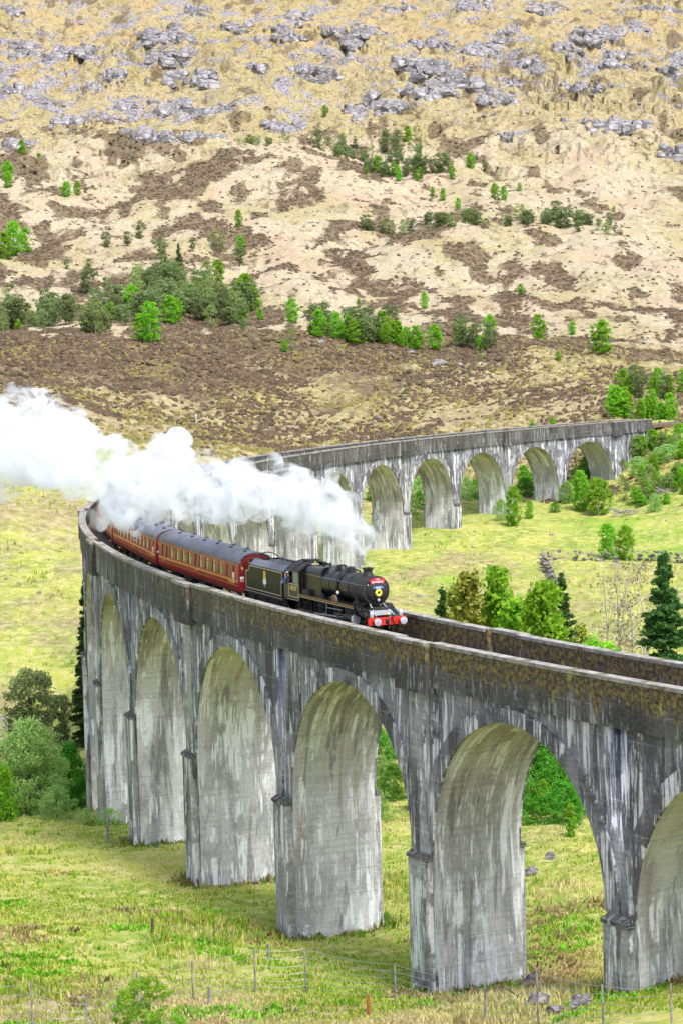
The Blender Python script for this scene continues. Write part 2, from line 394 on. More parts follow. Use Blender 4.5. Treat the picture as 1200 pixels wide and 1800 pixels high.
def _terrain():
    t = NT('moorland'); P = t.coord('Object'); a = t.sep(t.attr('land')[0]); b = t.sep(t.attr('land_b')[0])
    green, heath, tan = a[0], a[1], a[2]; rock, far, burn = b[0], b[1], b[2]
    nf = t.noise(P, .9, 7, .72); nm = t.noise(P, .16, 6, .65); nl = t.noise(P, .035, 5, .6); nx = t.noise(P, 3.5, 5, .7)
    hl = t.noise(t.scale(P, (.075, .034, .1)), 1.0, 9, .72, .5)
    # grass: lush green to straw
    gcol = t.mix(t.mr(nm, .36, .64), (.15, .25, .028), (.34, .365, .075))
    gcol = t.mix(t.mr(nf, .42, .66), gcol, (.46, .41, .17))
    gcol = t.mix(t.math('MULTIPLY', t.mr(nl, .55, .68), .6), gcol, (.17, .32, .025))
    straw = t.mix(t.mr(nf, .34, .66), (.21, .17, .08), (.40, .335, .20))
    pale = t.mix(t.mr(nf, .3, .7), (.28, .23, .145), (.46, .40, .295))
    pale = t.mix(t.math('MULTIPLY', t.mr(nl, .48, .62), .65), pale, (.37, .275, .185))
    pale = t.mix(t.math('MULTIPLY', t.mr(nm, .55, .68), .5), pale, (.36, .32, .15))
    base = t.mix(t.mr(t.math('ADD', tan, t.math('MULTIPLY', t.math('SUBTRACT', nl, .5), .9)), .3, .7), straw, pale)
    base = t.mix(t.math('MULTIPLY', t.math('MULTIPLY', burn, .75), t.mr(nl, .40, .6)), base, t.mix(t.mr(nf, .35, .65), (.29, .19, .085), (.39, .295, .15)))
    ol = t.math('MULTIPLY', t.mr(t.noise(t.scale(P, (.03, .012, .05), (4, 4, 0)), 1.0, 8, .68, .4), .47, .62), .55)
    base = t.mix(ol, base, t.mix(t.mr(nf, .35, .65), (.19, .165, .06), (.35, .31, .125)))
    gm = t.mr(t.math('ADD', green, t.math('MULTIPLY', t.math('SUBTRACT', nm, .5), 1.1)), .32, .68)
    base = t.mix(gm, base, gcol)
    hcol = t.mix(t.mr(nf, .35, .65), (.068, .05, .03), (.19, .145, .088))
    hm = t.mr(t.math('ADD', heath, t.math('MULTIPLY', t.math('SUBTRACT', hl, .5), 2.2)), .42, .70)
    hm = t.math('MULTIPLY', hm, t.mr(nf, .25, .45, .45, 1))
    base = t.mix(t.math('MULTIPLY', hm, .9), base, hcol)
    speck = t.math('MULTIPLY', t.mr(nx, .58, .68), t.mr(nm, .4, .6))
    base = t.mix(t.math('MULTIPLY', speck, .45), base, (.09, .07, .03))
    sp = t.noise(t.scale(P, (.34, .13, .3), (8, 2, 0)), 1.0, 6, .7, .3)
    sm = t.math('MULTIPLY', t.mr(sp, .53, .61), t.mr(hl, .30, .52))
    base = t.mix(t.math('MULTIPLY', t.math('MULTIPLY', sm, .72), t.mr(t.sep(P)[1], 350, 420)), base, t.mix(t.mr(nx, .3, .7), (.07, .05, .035), (.17, .125, .085)))
    rcol = t.mix(t.mr(nf, .36, .62), (.08, .07, .075), (.33, .315, .33))
    rm = t.mr(t.math('ADD', rock, t.math('MULTIPLY', t.math('SUBTRACT', t.noise(t.scale(P, (.085, .035, .12)), 1.0, 9, .76, .3), .5), 2.4)), .62, .72)
    base = t.mix(rm, base, rcol)
    t.bump(t.math('ADD', t.math('ADD', nf, t.math('MULTIPLY', nx, .5)), t.math('MULTIPLY', hm, .6)), .7, .5)
    return t.fin(base, .95, 0, .12)
M['terrain'] = _terrain()
# ------------------------------------------------------------------ plan of the place
def at(px, py, d):                                  # point of the place seen at a photo pixel, d metres ahead
    return CAM+d*(FW+RT*((px-600-PPX)/FPX)-UP*((py-900)/FPX))
def pix(p):
    q = np.asarray(p)-CAM; z = q@FW
    return np.stack([600+PPX+FPX*(q@RT)/z, 900-FPX*(q@UP)/z], -1)
VR, VPH, BAY, GRADE = 230.217, 2.72108-.16345-CYAW, 15.24, 0.01924   # radius, phase, bay length and gradient of the curved viaduct
_a = .16345+CYAW; VC = np.array([129.2363*cos(_a)+265.2129*sin(_a), -129.2363*sin(_a)+265.2129*cos(_a)])
HW, ARAD, ZSPR, ZBAND = 2.18, 6.66, -9.47, -2.0
def ang(k): return VPH+k*BAY/VR
def V(k, off, z):                                   # k counts bays from the far abutment, off: outwards, z: from parapet top
    a = ang(k); r = VR+off
    return (VC[0]+r*cos(a), VC[1]+r*sin(a), -GRADE*k*BAY+z)

# ------------------------------------------------------------------ terrain
CP = []
def cp(px, py, d): CP.append(at(px, py, d))
for k, z in ((20.5, -17.6), (19.5, -18.3), (18.5, -21.5), (17.5, -21.8), (16.5, -21.9), (15.5, -22.2), (14.5, -23.7), (13.5, -25.5),
             (12.5, -26.5), (11.5, -26), (10.5, -24.5), (9.5, -23), (8.5, -21.5), (7.5, -19.8), (6.5, -18.4), (5.5, -17.0), (4.5, -15.6), (3.5, -13.8),
             (2.5, -12.9), (1.5, -11.6), (.5, -9.0), (-.1, -3.0), (-1.2, -1.9), (-3, -1.6)):
    for off in (-3.5, 3.5):
        p = V(k, off, 0); CP.append(np.array([p[0], p[1], z if k > -1 else p[2]-1.9]))
for q in ((100, 1800, 89), (600, 1800, 91), (1000, 1800, 88), (1150, 1742, 87), (450, 1742, 98), (700, 1752, 98), (300, 1640, 110), (100, 1600, 115),
          (100, 1500, 140), (60, 1442, 160), (80, 1262, 229), (60, 1180, 238), (60, 1100, 250), (60, 1000, 270), (60, 900, 290), (60, 870, 300),
          (60, 700, 380), (60, 600, 480), (-200, 1262, 225), (-250, 1000, 270), (-300, 700, 380), (-200, 1500, 140), (-150, 1700, 100),
          (980, 1600, 115), (980, 1480, 138), (700, 1470, 140), (900, 1400, 160), (700, 1300, 190), (750, 1090, 269), (900, 1000, 299), (1000, 985, 301),
          (1100, 900, 338), (800, 960, 312), (1180, 830, 345), (1180, 765, 368), (1300, 985, 300), (1350, 850, 340), (1400, 700, 420), (1500, 1250, 190), (1450, 1600, 115),
          (600, 782, 400), (300, 760, 400), (760, 870, 342), (1000, 742, 400), (1150, 735, 402), (900, 770, 392), (600, 680, 465), (900, 680, 470), (250, 680, 450),
          (0, 592, 540), (250, 600, 540), (500, 585, 545), (780, 598, 545), (1050, 625, 540), (1250, 640, 540)):
    cp(*q)
for X in (-330, -160, 0, 160, 330):                  # the ridge's hidden back and the long slope behind
    for d, py in ((610, 596), (680, 562), (760, 480), (850, 400), (960, 300), (1010, 250), (1100, 130), (1250, 0), (1500, -160)):
        CP.append(at(600+X/d*FPX, py, d)+np.array([0, 0, -2.0 if d == 610 else 0]))
for X in (-900, -350, 0, 350, 900): CP += [np.array([X, 2000, 385.0]), np.array([X, 2600, 330.0])]
for X in (-700, 700): CP += [np.array([X, 1000, 110.0]), np.array([X, 500, 15.0]), np.array([X, 200, -10.0])]
for X in (-60, -20, 20, 60): CP += [np.array([X, 3, 4.1-abs(X)*.02]), np.array([X, 45, -9.5]), np.array([X, -60, 6.0])]
CP = np.array(CP)
def _tps_fit(P):
    n = len(P); s = 100.0; x = P[:, :2]/s
    d2 = ((x[:, None]-x[None])**2).sum(-1); K = .5*d2*np.log(d2+1e-9)
    K += np.eye(n)*2e-3
    A = np.zeros((n+3, n+3)); A[:n, :n] = K; A[:n, n] = 1; A[:n, n+1:] = x; A[n, :n] = 1; A[n+1:, :n] = x.T
    return x, np.linalg.solve(A, np.concatenate([P[:, 2], [0, 0, 0]]))
TPX, TPW = _tps_fit(CP)
def tps(X, Y):
    X = np.asarray(X, float); Y = np.asarray(Y, float); sh = X.shape; x = X.ravel()/100; y = Y.ravel()/100
    o = TPW[-3]+TPW[-2]*x+TPW[-1]*y
    for (a, b), w in zip(TPX, TPW[:-3]):
        d2 = (x-a)**2+(y-b)**2; o += (.5*w)*d2*np.log(d2+1e-9)
    return o.reshape(sh)
def track_dist(X, Y):                                # distance from the viaduct's centre line
    return np.abs(np.hypot(X-VC[0], Y-VC[1])-VR)
def ground(X, Y, fine=True):
    X = np.asarray(X, float); Y = np.asarray(Y, float)
    z = tps(X, Y)
    if not fine: return z
    far = sst(560, 700, Y); mid = sst(330, 420, Y)*(1-far); near = 1-sst(330, 420, Y)
    td = track_dist(X, Y); nearv = sst(2, 14, td)*.75+.25
    z = z+near*nearv*(.8*fbm(X, Y, 17, 3, 1)+.42*fbm(X, Y, 3.2, 3, 2)+.2*fbm(X, Y, .9, 2, 5))
    z = z+mid*(3.0*fbm(X, Y, 55, 3, 2)+1.9*fbm(X, Y, 9, 3, 3)+.95*fbm(X, Y, 2.2, 2, 4))
    crag = sst(930, 1010, Y)
    z = z+far*(14*fbm(X+.35*Y, Y*.45, 110, 3, 4)*sst(680, 760, Y)+5.5*fbm(X-.3*Y, Y*.5, 30, 3, 5)+1.5*fbm(X, Y, 6, 3, 6))
    t = fbm(X*.6, Y, 42, 4, 7)*6                      # rocky terraces on the upper hill
    z = z+crag*sst(1700, 1500, Y)*(8.5*(sst(.0, .75, t-np.floor(t))-.5)*sst(-.15, .25, fbm(X, Y, 90, 3, 3))+2.6*fbm(X, Y, 5, 3, 1))
    return z
def hit(px, py, d0=80, d1=1700, n=1600):             # where the sight lines of photo pixels meet the ground
    px = np.atleast_1d(np.asarray(px, float)); py = np.atleast_1d(np.asarray(py, float))
    R = FW+RT*((px-600-PPX)/FPX)[:, None]-UP*((py-900)/FPX)[:, None]
    lo = np.full(len(px), float(d0)); done = np.zeros(len(px), bool); res = np.full(len(px), float(d1))
    for d in np.geomspace(d0, d1, 260):
        p = CAM+R*d; b = p[:, 2] < tps(p[:, 0], p[:, 1]); new = b & ~done
        res[new] = d; done |= b
        if done.all(): break
    r = res.copy(); l = r/1.012
    for _ in range(9):
        m = (l+r)/2; p = CAM+R*m[:, None]; b = p[:, 2] < ground(p[:, 0], p[:, 1]); r = np.where(b, m, r); l = np.where(b, l, m)
    p = CAM+R*r[:, None]; p[:, 2] = ground(p[:, 0], p[:, 1]); return p, r

def make_terrain():
    rows = np.concatenate([np.linspace(-160, 78, 30)[:-1], np.geomspace(78, 600, 470)[:-1], np.linspace(600, 1330, 400)[:-1], np.geomspace(1330, 3000, 40)])
    core = np.linspace(-1, 1, 431)
    X = []; Y = []
    e = np.linspace(0, 1, 34)[1:]**1.8
    for y in rows:
        w = .168*max(y, 60)+3; full = 240+1.15*max(y, 0)
        x = np.concatenate([-(w+e[::-1]*(full-w)), core*w, w+e*(full-w)])
        X.append(x); Y.append(np.full_like(x, y))
    X = np.array(X); Y = np.array(Y); Z = ground(X, Y)
    nr, nc = X.shape; idx = np.arange(nr*nc).reshape(nr, nc)
    F = np.stack([idx[:-1, :-1], idx[:-1, 1:], idx[1:, 1:], idx[1:, :-1]], -1).reshape(-1, 4)
    me = meshdata('moorland', np.stack([X, Y, Z], -1).reshape(-1, 3), F, (M['terrain'],), smooth=True)
    a, b = cover(X.ravel(), Y.ravel())
    for nme, c in (('land', a), ('land_b', b)):
        at_ = me.attributes.new(nme, 'FLOAT_COLOR', 'POINT')
        at_.data.foreach_set('color', np.concatenate([c, np.ones((len(c), 1))], 1).astype(np.float32).ravel())
    return me
def cover(X, Y):
    """what grows where: green, heather, pale tan grass / rock, far, burnt-orange grass"""
    Z = tps(X, Y); td = track_dist(X, Y)
    p = pix(np.stack([X, Y, Z], -1)) if False else None
    u = X/np.maximum(Y, 40)                           # lateral position across the valley
    near = 1-sst(330, 400, Y); mid = sst(345, 400, Y)*(1-sst(555, 600, Y)); far = sst(560, 610, Y)
    n1 = fbm(X, Y, 60, 4, 1); n2 = fbm(X, Y, 18, 4, 3)
    green = near*(.64-.04*sst(210, 290, Y)+.5*n1+.25*n2)+mid*(.22+.30*n1+.3*n2)+far*(.02+.22*sst(950, 1050, Y)*(.5+n1))
    green += .35*near*sst(9, 4, td)
    green -= .34*near*sst(104, 94, Y+3*n2)*sst(.1, -.12, u+.5*n2)
    heath = mid*(.24+.42*sst(455, 545, Y+60*n1-160*u)+.55*n1+.25*n2)+far*(.19+.35*fbm(X, Y*.6, 120, 3, 2)+0.45*fbm(X+.3*Y, Y*.4, 34, 5, 4)+.7*fbm(X, Y*.5, 4.5, 3, 6)+1.35*fbm(X, Y*.45, 9, 4, 2)+.08*sst(800, 950, Y)-.3*sst(1000, 1100, Y))
    heath += far*.45*sst(.02, -.12, u)*sst(560, 640, Y)*sst(1000, 860, Y)*(.2+1.6*sst(-.1, .3, n1))
    bank = np.exp(-((u-.132)/.026)**2)*sst(338, 352, Y)*sst(405, 390, Y)
    green += .6*bank; heath -= .7*bank
    heath += near*(-.2+.3*sst(250, 330, Y)*sst(.0, .4, n1))
    tan = far*(.95-.75*sst(985, 1060, Y))+mid*.12+near*.0
    rock = far*(0.02+.52*sst(975, 1075, Y)+.25*n1*sst(950, 1050, Y))+mid*.03
    burn = sst(1080, 1200, Y+90*n1)*.8+far*.35*sst(.1, -.1, u)*sst(700, 650, Y)
    return np.clip(np.stack([green, heath, tan], -1), 0, 1), np.clip(np.stack([rock, far, burn], -1), 0, 1)
tag(obj('ground', make_terrain()), kind='structure', label='rough moorland with green valley grass, heather and a pale rocky hillside')
tag(obj('river_water', meshdata('river_water', [(-130, 212, -25.9), (-28, 212, -25.9), (-28, 236, -25.9), (-130, 236, -25.9)], [(0, 1, 2, 3)], (M['water'],))),
    kind='structure')
# ------------------------------------------------------------------ viaduct
class CB:
    """mesh in viaduct coordinates (k, off, z) with UVs in metres and a moss value per vertex"""
    def __init__(s): s.v = []; s.f = []; s.uv = []; s.m = []; s.moss = []
    def quad(s, pts, uvs, mi=0):
        b = len(s.v); s.v += pts; s.f.append(tuple(range(b, b+len(pts)))); s.uv += uvs; s.m.append(mi)
    def hexa(s, k0, k1, o0, o1, z0, z1, n=1, mi=0, ends=True, top=True):
        """curved block between bays k0..k1, offsets o0<o1, heights z0<z1"""
        ks = np.linspace(k0, k1, n+1)
        def U(k): return k*BAY
        for a, b in zip(ks[:-1], ks[1:]):
            for o, flip in ((o1, False), (o0, True)):
                q = [V(a, o, z0), V(b, o, z0), V(b, o, z1), V(a, o, z1)]; w = [(U(a)+o*3, z0), (U(b)+o*3, z0), (U(b)+o*3, z1), (U(a)+o*3, z1)]
                if flip: q = q[::-1]; w = w[::-1]
                s.quad(q, w, mi)
            if top:
                s.quad([V(a, o0, z1), V(a, o1, z1), V(b, o1, z1), V(b, o0, z1)], [(U(a), z1), (U(a), z1+.4), (U(b), z1+.4), (U(b), z1)], mi)
            s.quad([V(b, o0, z0), V(b, o1, z0), V(a, o1, z0), V(a, o0, z0)], [(U(b), z0), (U(b), z0-o1+o0), (U(a), z0-o1+o0), (U(a), z0)], mi)
        if ends:
            for k, flip in ((k0, False), (k1, True)):
                q = [V(k, o0, z0), V(k, o1, z0), V(k, o1, z1), V(k, o0, z1)]; w = [(U(k)*1.7+o0, z0), (U(k)*1.7+o1, z0), (U(k)*1.7+o1, z1), (U(k)*1.7+o0, z1)]
                if flip: q = q[::-1]; w = w[::-1]
                s.quad(q, w, mi)
        return s
    def build(s, name, mats, parent, moss=None, smooth=False):
        me = meshdata(name, s.v, s.f, mats, uv=s.uv, mi=s.m)
        if moss is not None:
            a = me.attributes.new('moss', 'FLOAT', 'POINT'); a.data.foreach_set('value', np.array([moss(v) for v in s.v], np.float32))
        if smooth:
            import bmesh
            bm = bmesh.new(); bm.from_mesh(me); bmesh.ops.remove_doubles(bm, verts=bm.verts, dist=.001); bm.to_mesh(me); bm.free()
            me.polygons.foreach_set('use_smooth', np.ones(len(me.polygons), bool))
            try: me.set_sharp_from_angle(angle=RAD(35))
            except Exception: pass
        return obj(name, me, parent)
NB = 21
viaduct = empty('railway_viaduct', V(10.5, 0, -20)); viaduct.rotation_euler = (0, 0, 0)
VINV = Matrix.Translation(-Vector(viaduct.location))
tag(viaduct, 'long curved concrete railway viaduct of round arches on tall streaked grey piers', 'viaduct')
PT = BAY-2*ARAD                                       # pier thickness at springing
TH = np.linspace(0, pi, 41)
PIL = lambda j: (j % 2 == 0)                          # every other pier carries a pilaster
def arch(k):
    c = CB(); du = ARAD*np.cos(TH)/BAY; zz = ZSPR+ARAD*np.sin(TH)
    ks = np.concatenate([[k+.5], k+du, [k-.5]])[::-1]; zb = np.concatenate([[ZSPR], zz, [ZSPR]])[::-1]
    for off in (HW, -HW):
        for i in range(len(ks)-1):
            a, b = ks[i], ks[i+1]; zs0 = zb[i]; zs1 = zb[i+1]
            if abs(zs0-zs1) < 1e-6 and zs0 > ZSPR+.1 and False: continue
            nn = 1
            q = [V(a, off, zs0), V(b, off, zs1), V(b, off, ZBAND), V(a, off, ZBAND)]
            w = [(a*BAY+off*3, zs0), (b*BAY+off*3, zs1), (b*BAY+off*3, ZBAND), (a*BAY+off*3, ZBAND)]
            if off < 0: q = q[::-1]; w = w[::-1]
            c.quad(q, w, 0)
    for i in range(len(TH)-1):
        a, b = k+du[i], k+du[i+1]; L0 = zz[i]; L1 = zz[i+1]
        s0 = ZSPR+ARAD*TH[i] if TH[i] <= pi/2 else ZSPR+ARAD*(pi-TH[i]); s1 = ZSPR+ARAD*TH[i+1] if TH[i+1] <= pi/2 else ZSPR+ARAD*(pi-TH[i+1])
        u0 = k*31.0+(7 if TH[i] >= pi/2 else 0)
        c.quad([V(a, -HW, L0), V(a, HW, L0), V(b, HW, L1), V(b, -HW, L1)], [(u0-HW, s0), (u0+HW, s0), (u0+HW, s1), (u0-HW, s1)], 1)
    c.quad([V(k-.5, -HW, ZBAND), V(k-.5, HW, ZBAND), V(k+.5, HW, ZBAND), V(k+.5, -HW, ZBAND)], [(0, 0), (1, 0), (1, 1), (0, 1)], 0)
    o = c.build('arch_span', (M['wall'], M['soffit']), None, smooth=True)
    return o
def ring(k, side, parent):
    c = CB(); n = len(TH)
    r0 = ARAD-.012; p = .09
    for i in range(n-1):
        P4 = []
        for j in (i, i+1):
            th = TH[j]; wd = .62+.28*abs(cos(th))
            ro = r0+wd
            xo = min(abs(ro*cos(th)), BAY/2-.03)*(1 if cos(th) >= 0 else -1)
            P4.append((k+(r0-.0)*cos(th)/BAY, ZSPR+(r0-.0)*sin(th), k+xo/BAY, min(ZSPR+ro*sin(th), ZBAND-.02)))
        (a0, z0, b0, y0), (a1, z1, b1, y1) = P4
        o = side*(HW+p); oi = side*(HW-.01)
        fr = [V(a0, o, z0), V(b0, o, y0), V(b1, o, y1), V(a1, o, z1)]
        w = [(a0*BAY+40, z0), (b0*BAY+40, y0), (b1*BAY+40, y1), (a1*BAY+40, z1)]
        ou = [V(b0, oi, y0), V(b1, oi, y1), V(b1, o, y1), V(b0, o, y0)]
        inn = [V(a0, o, z0), V(a1, o, z1), V(a1, oi, z1), V(a0, oi, z0)]
        wo = [w[1], w[2], w[2], w[1]]; wi = [w[0], w[3], w[3], w[0]]
        for q, ww in ((fr, w), (ou, wo), (inn, wi)):
            if side > 0: c.quad(q, ww)
            else: c.quad(q[::-1], ww[::-1])
    return c.build('arch_ring', (M['wall'],), parent, smooth=True)
def base_z(k, off):
    p = V(k, off, 0); return float(tps(p[0], p[1]))+GRADE*k*BAY-1.6
def pier(j):
    k = j+.5; zb = min(base_z(k, 3), base_z(k, -3)); h = PT/2/BAY
    c = CB()
    # body with a slight batter on the long faces
    bt = .16/BAY
    for s_, z0, z1 in ((0, zb, ZSPR),):
        n = 4
        for i in range(n):
            za, zc = zb+(ZSPR-zb)*i/n, zb+(ZSPR-zb)*(i+1)/n
            ea = h+bt*(1-i/n); ec = h+bt*(1-(i+1)/n)
            for sg in (1, -1):
                q = [V(k+sg*ea, -HW, za), V(k+sg*ea, HW, za), V(k+sg*ec, HW, zc), V(k+sg*ec, -HW, zc)]
                u0 = (j+1 if sg > 0 else j)*31.0+(7 if sg > 0 else 0)
                w = [(u0-HW, za), (u0+HW, za), (u0+HW, zc), (u0-HW, zc)]
                if sg < 0: q = q[::-1]; w = w[::-1]
                c.quad(q[::-1], w[::-1], 1)
            for off in (HW, -HW):
                q = [V(k-ea, off, za), V(k+ea, off, za), V(k+ec, off, zc), V(k-ec, off, zc)]; w = [(k*BAY-1+off*3, za), (k*BAY+1+off*3, za), (k*BAY+1+off*3, zc), (k*BAY-1+off*3, zc)]
                if off < 0: q = q[::-1]; w = w[::-1]
                c.quad(q, w, 0)
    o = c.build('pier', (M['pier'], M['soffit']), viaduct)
    for side in (1, -1):
        b = CB(); hb = h*.80; q0, q1 = HW-.05, HW+.38
        lo, hi = (q0, q1) if side > 0 else (-q1, -q0)
        b.hexa(k-hb, k+hb, lo, hi, zb, ZSPR-.35, 1)
        b.build('buttress', (M['pier'],), o)
        l = CB(); lo, hi = (q0, q1+.07) if side > 0 else (-q1-.07, -q0)
        # weathered cap sloping up to the wall
        z0 = ZSPR-.345; e = hb+.05/BAY
        l.hexa(k-e, k+e, lo, hi, z0, z0+.15, 1)
        a = (hi if side > 0 else lo); w_ = (lo if side > 0 else hi)
        t = [V(k-e, a, z0+.155), V(k+e, a, z0+.155), V(k+e, w_, z0+.40), V(k-e, w_, z0+.40)]
        uvs = [(0, 0), (1.6, 0), (1.6, .6), (0, .6)]
        l.quad(t if side > 0 else t[::-1], uvs, 0)
        for kk, fl in ((k-e, 0), (k+e, 1)):
            tri = [V(kk, a, z0+.155), V(kk, w_, z0+.40), V(kk, w_, z0+.155)]
            l.quad(tri if (fl == (side > 0)) else tri[::-1], [(0, 0), (.6, .4), (.6, 0)], 0)
        l.build('ledge', (M['parapet'],), o)
        if PIL(j):
            s_ = CB(); hp = h*.78; lo, hi = (HW-.02, HW+.16) if side > 0 else (-HW-.16, -HW+.02)
            s_.hexa(k-hp, k+hp, lo, hi, ZSPR-.15, ZBAND-.3, 1); s_.build('pilaster', (M['pier'],), o)
    return o
for k in range(1, NB+1):
    o = arch(k); o.parent = viaduct
    ring(k, 1, o); ring(k, -1, o)
for j in range(1, NB): pier(j)
# abutments
for k0, k1, nm in ((-.12, .5, 'abutment'), (NB+.5, NB+1.6, 'abutment')):
    c = CB(); c.hexa(k0, k1, -HW, HW, -22 if k0 > 1 else -15, ZBAND, 6); c.build(nm, (M['wall'],), viaduct)
def mossf(v):
    k = ((math.atan2(v[1]-VC[1], v[0]-VC[0]) % (2*pi))-VPH)/BAY*VR
    return float(np.clip(.12+.88*sst(15.5, 18.4, k), 0, 1)) if k > 8 else .06
# parapet band: panels between the pilaster bays, each with its own coping
PW = .42
stops = [-.12]+[j+.5 for j in range(0, NB+1) if PIL(j)]+[NB+1.6]
if stops[-2] > NB+.4: pass
hb = 1.45/BAY
for side in (1, -1):
    def block(k0, k1, shift, n, parent_name='parapet', zt=0.0):
        o0, o1 = HW-.20+shift, HW+.21+shift
        lo, hi = (o0, o1) if side > 0 else (-o1, -o0)
        c = CB(); c.hexa(k0, k1, lo, hi, ZBAND+(-.28 if shift else 0)+.0, -.16+zt, n)
        if shift:                                     # the refuge's floor slab back to the wall
            pass
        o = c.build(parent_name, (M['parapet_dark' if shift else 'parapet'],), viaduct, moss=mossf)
        q = CB(); e = .006/BAY
        q.hexa(k0+e, k1-e, lo-.05, hi+.06, -.157+zt, .0+zt, n); q.build('coping', (M['coping'],), o)
        return o
    for a, b in zip(stops[:-1], stops[1:]):
        ka = a+(hb if a > 0 else 0); kb = b-(hb if b < NB+1 else 0)
        block(ka+.02/BAY, kb-.02/BAY, 0, max(3, int((kb-ka)*5)))
    for kc in stops[1:-1]:
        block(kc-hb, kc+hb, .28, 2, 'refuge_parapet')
        for e0 in (kc-hb, kc+hb-.3/BAY):              # cheeks of the refuge
            lo, hi = (HW-.18, HW+.12) if side > 0 else (-HW-.12, -HW+.18)
            c = CB(); c.hexa(e0+.004, e0+.3/BAY-.004, lo, hi, ZBAND, -.02, 1); c.build('refuge_cheek', (M['parapet'],), viaduct, moss=mossf)
# deck under the ballast
c = CB(); c.hexa(-.12, NB+1.6, -HW+.24, HW-.24, ZBAND+.01, ZBAND+.12, 150); c.build('deck_slab', (M['wall'],), viaduct)
for ch in list(viaduct.children): ch.matrix_parent_inverse = VINV

# ------------------------------------------------------------------ track
ZR = -.88                                            # rail top below parapet top
trk = empty('railway_track', V(10.5, 0, ZR)); TINV = Matrix.Translation(-Vector(trk.location))
tag(trk, 'single railway track on brown ballast running along the viaduct deck', 'railway track')
K0, K1 = -6.0, NB+1.6
c = CB(); c.hexa(K0, K1, -1.5, 1.5, ZR-.64, ZR-.17, 220); c.build('ballast_bed', (M['ballast'],), trk)
c = CB(); c.hexa(-.1, K1, -1.98, 1.98, ZR-.66, ZR-.42, 180); c.build('ballast_shoulder', (M['ballast'],), trk)
for g in (-.59, .59):
    c = CB(); c.hexa(K0, K1, g-.035, g+.035, ZR-.15, ZR, 220); c.build('rail', (M['steel'],), trk)
c = CB()
for kk in np.arange(K0, K1, .7/BAY): c.hexa(kk, kk+.25/BAY, -1.1, 1.1, ZR-.30, ZR-.152, 1)
tag(c.build('sleepers', (M['post_wood'],), trk), kind='stuff')
for ch in list(trk.children): ch.matrix_parent_inverse = TINV
# ------------------------------------------------------------------ train
def rail_frame(k_mid):                                # place a rigid vehicle on the curve: X outwards, Y ahead (towards larger k)
    return V(k_mid, 0, ZR), (math.atan(-GRADE), 0, ang(k_mid))
TX, TL, TC, KF = .765, .885, .70, 18.05                          # the train's size against the bays; where its buffers stand
def wheel(mb, x, y, r, w=.13, spokes=0):
    s = 1 if x > 0 else -1
    mb.lathe([(r*.98, -w/2), (r, -w/2+.01), (r, w/2-.03), (r+.03, w/2), (r-.10, w/2), (r-.10, -w/2)], (x, y, r), 'X', 28)
    if spokes:
        for i in range(spokes):
            q = 2*pi*i/spokes; mb.cyl((x, y, r), (x, y+(r-.06)*sin(q), r+(r-.06)*cos(q)), .032, .026, 5, False)
        mb.cyl((x-.09, y, r), (x+.09, y, r), r*.2, r*.2, 12)
    else:
        mb.cyl((x-.03, y, r), (x+.03, y, r), r-.05, r-.05, 24)
def lining(parent, mat, x, pts, w=.05, close=True, t=.006, name='lining'):
    """thin painted line on a side plane x=const along points (y,z), built as flat raised strips"""
    mb = MB(); n = len(pts)
    for i in range(n if close else n-1):
        a = Vector((0, *pts[i])); b = Vector((0, *pts[(i+1) % n])); d = (b-a); L = d.length; d.normalize(); nn = Vector((0, -d.z, d.y))
        e = d*(w/2); q = [a-e+nn*w/2, b+e+nn*w/2, b+e-nn*w/2, a-e-nn*w/2]
        mb.add([(x-t, p.y, p.z) for p in q]+[(x+t, p.y, p.z) for p in q], [(0, 1, 2, 3), (7, 6, 5, 4), (0, 4, 5, 1), (1, 5, 6, 2), (2, 6, 7, 3), (3, 7, 4, 0)])
    return mb.build(name, mat, parent)
def arcpts(r, a0, a1, n, cx=0, cz=0): return [(cx+r*cos(a0+(a1-a0)*i/n), cz+r*sin(a0+(a1-a0)*i/n)) for i in range(n+1)]

loc0, rot0 = rail_frame(KF-6.2*TL/BAY)
LY = 6.2                                              # local y of the buffer faces
loco = empty('steam_locomotive', loc0, rot0); loco.scale = (TX, TL, .80)
tag(loco, 'black steam locomotive with red buffer beam and red headboard heading the train', 'steam locomotive')
Y = lambda d: LY-d                                    # d: metres behind the buffer faces
BC = 2.72                                             # boiler centre height
# boiler, smokebox, firebox
mb = MB(); mb.lathe([(.86, Y(3.95)), (.865, Y(3.9)), (.865, Y(2.0)), (.90, Y(1.98)), (.90, Y(1.90)), (.84, Y(1.88))][::-1], (0, 0, BC), 'Y', 40)
smokebox = mb.build('smokebox', M['smokebox_black'], loco, True)
mb = MB(); mb.lathe([(.70, Y(1.885)), (.70, Y(1.84)), (.62, Y(1.76)), (.40, Y(1.68)), (.12, Y(1.65)), (.02, Y(1.65))], (0, 0, BC), 'Y', 36)
door = mb.build('smokebox_door', M['smokebox_black'], loco, True)
mb = MB(); mb.cyl((-.62, Y(1.72), BC+.30), (.55, Y(1.70), BC+.30), .022, n=6); mb.box((.1, Y(1.74), BC-.22), (.95, .03, .06)); mb.cyl((0, Y(1.66), BC), (0, Y(1.55), BC), .05)
mb.cyl((0, Y(1.6), BC), (.22, Y(1.6), BC-.16), .018, n=6)
mb.build('door_strap', M['frame_black'], door)
mb = MB(); mb.lathe([(.87, Y(3.96)), (.90, Y(5.6)), (.955, Y(7.45))], (0, 0, BC), 'Y', 44)
boiler = mb.build('boiler', M['loco_black'], loco, True)
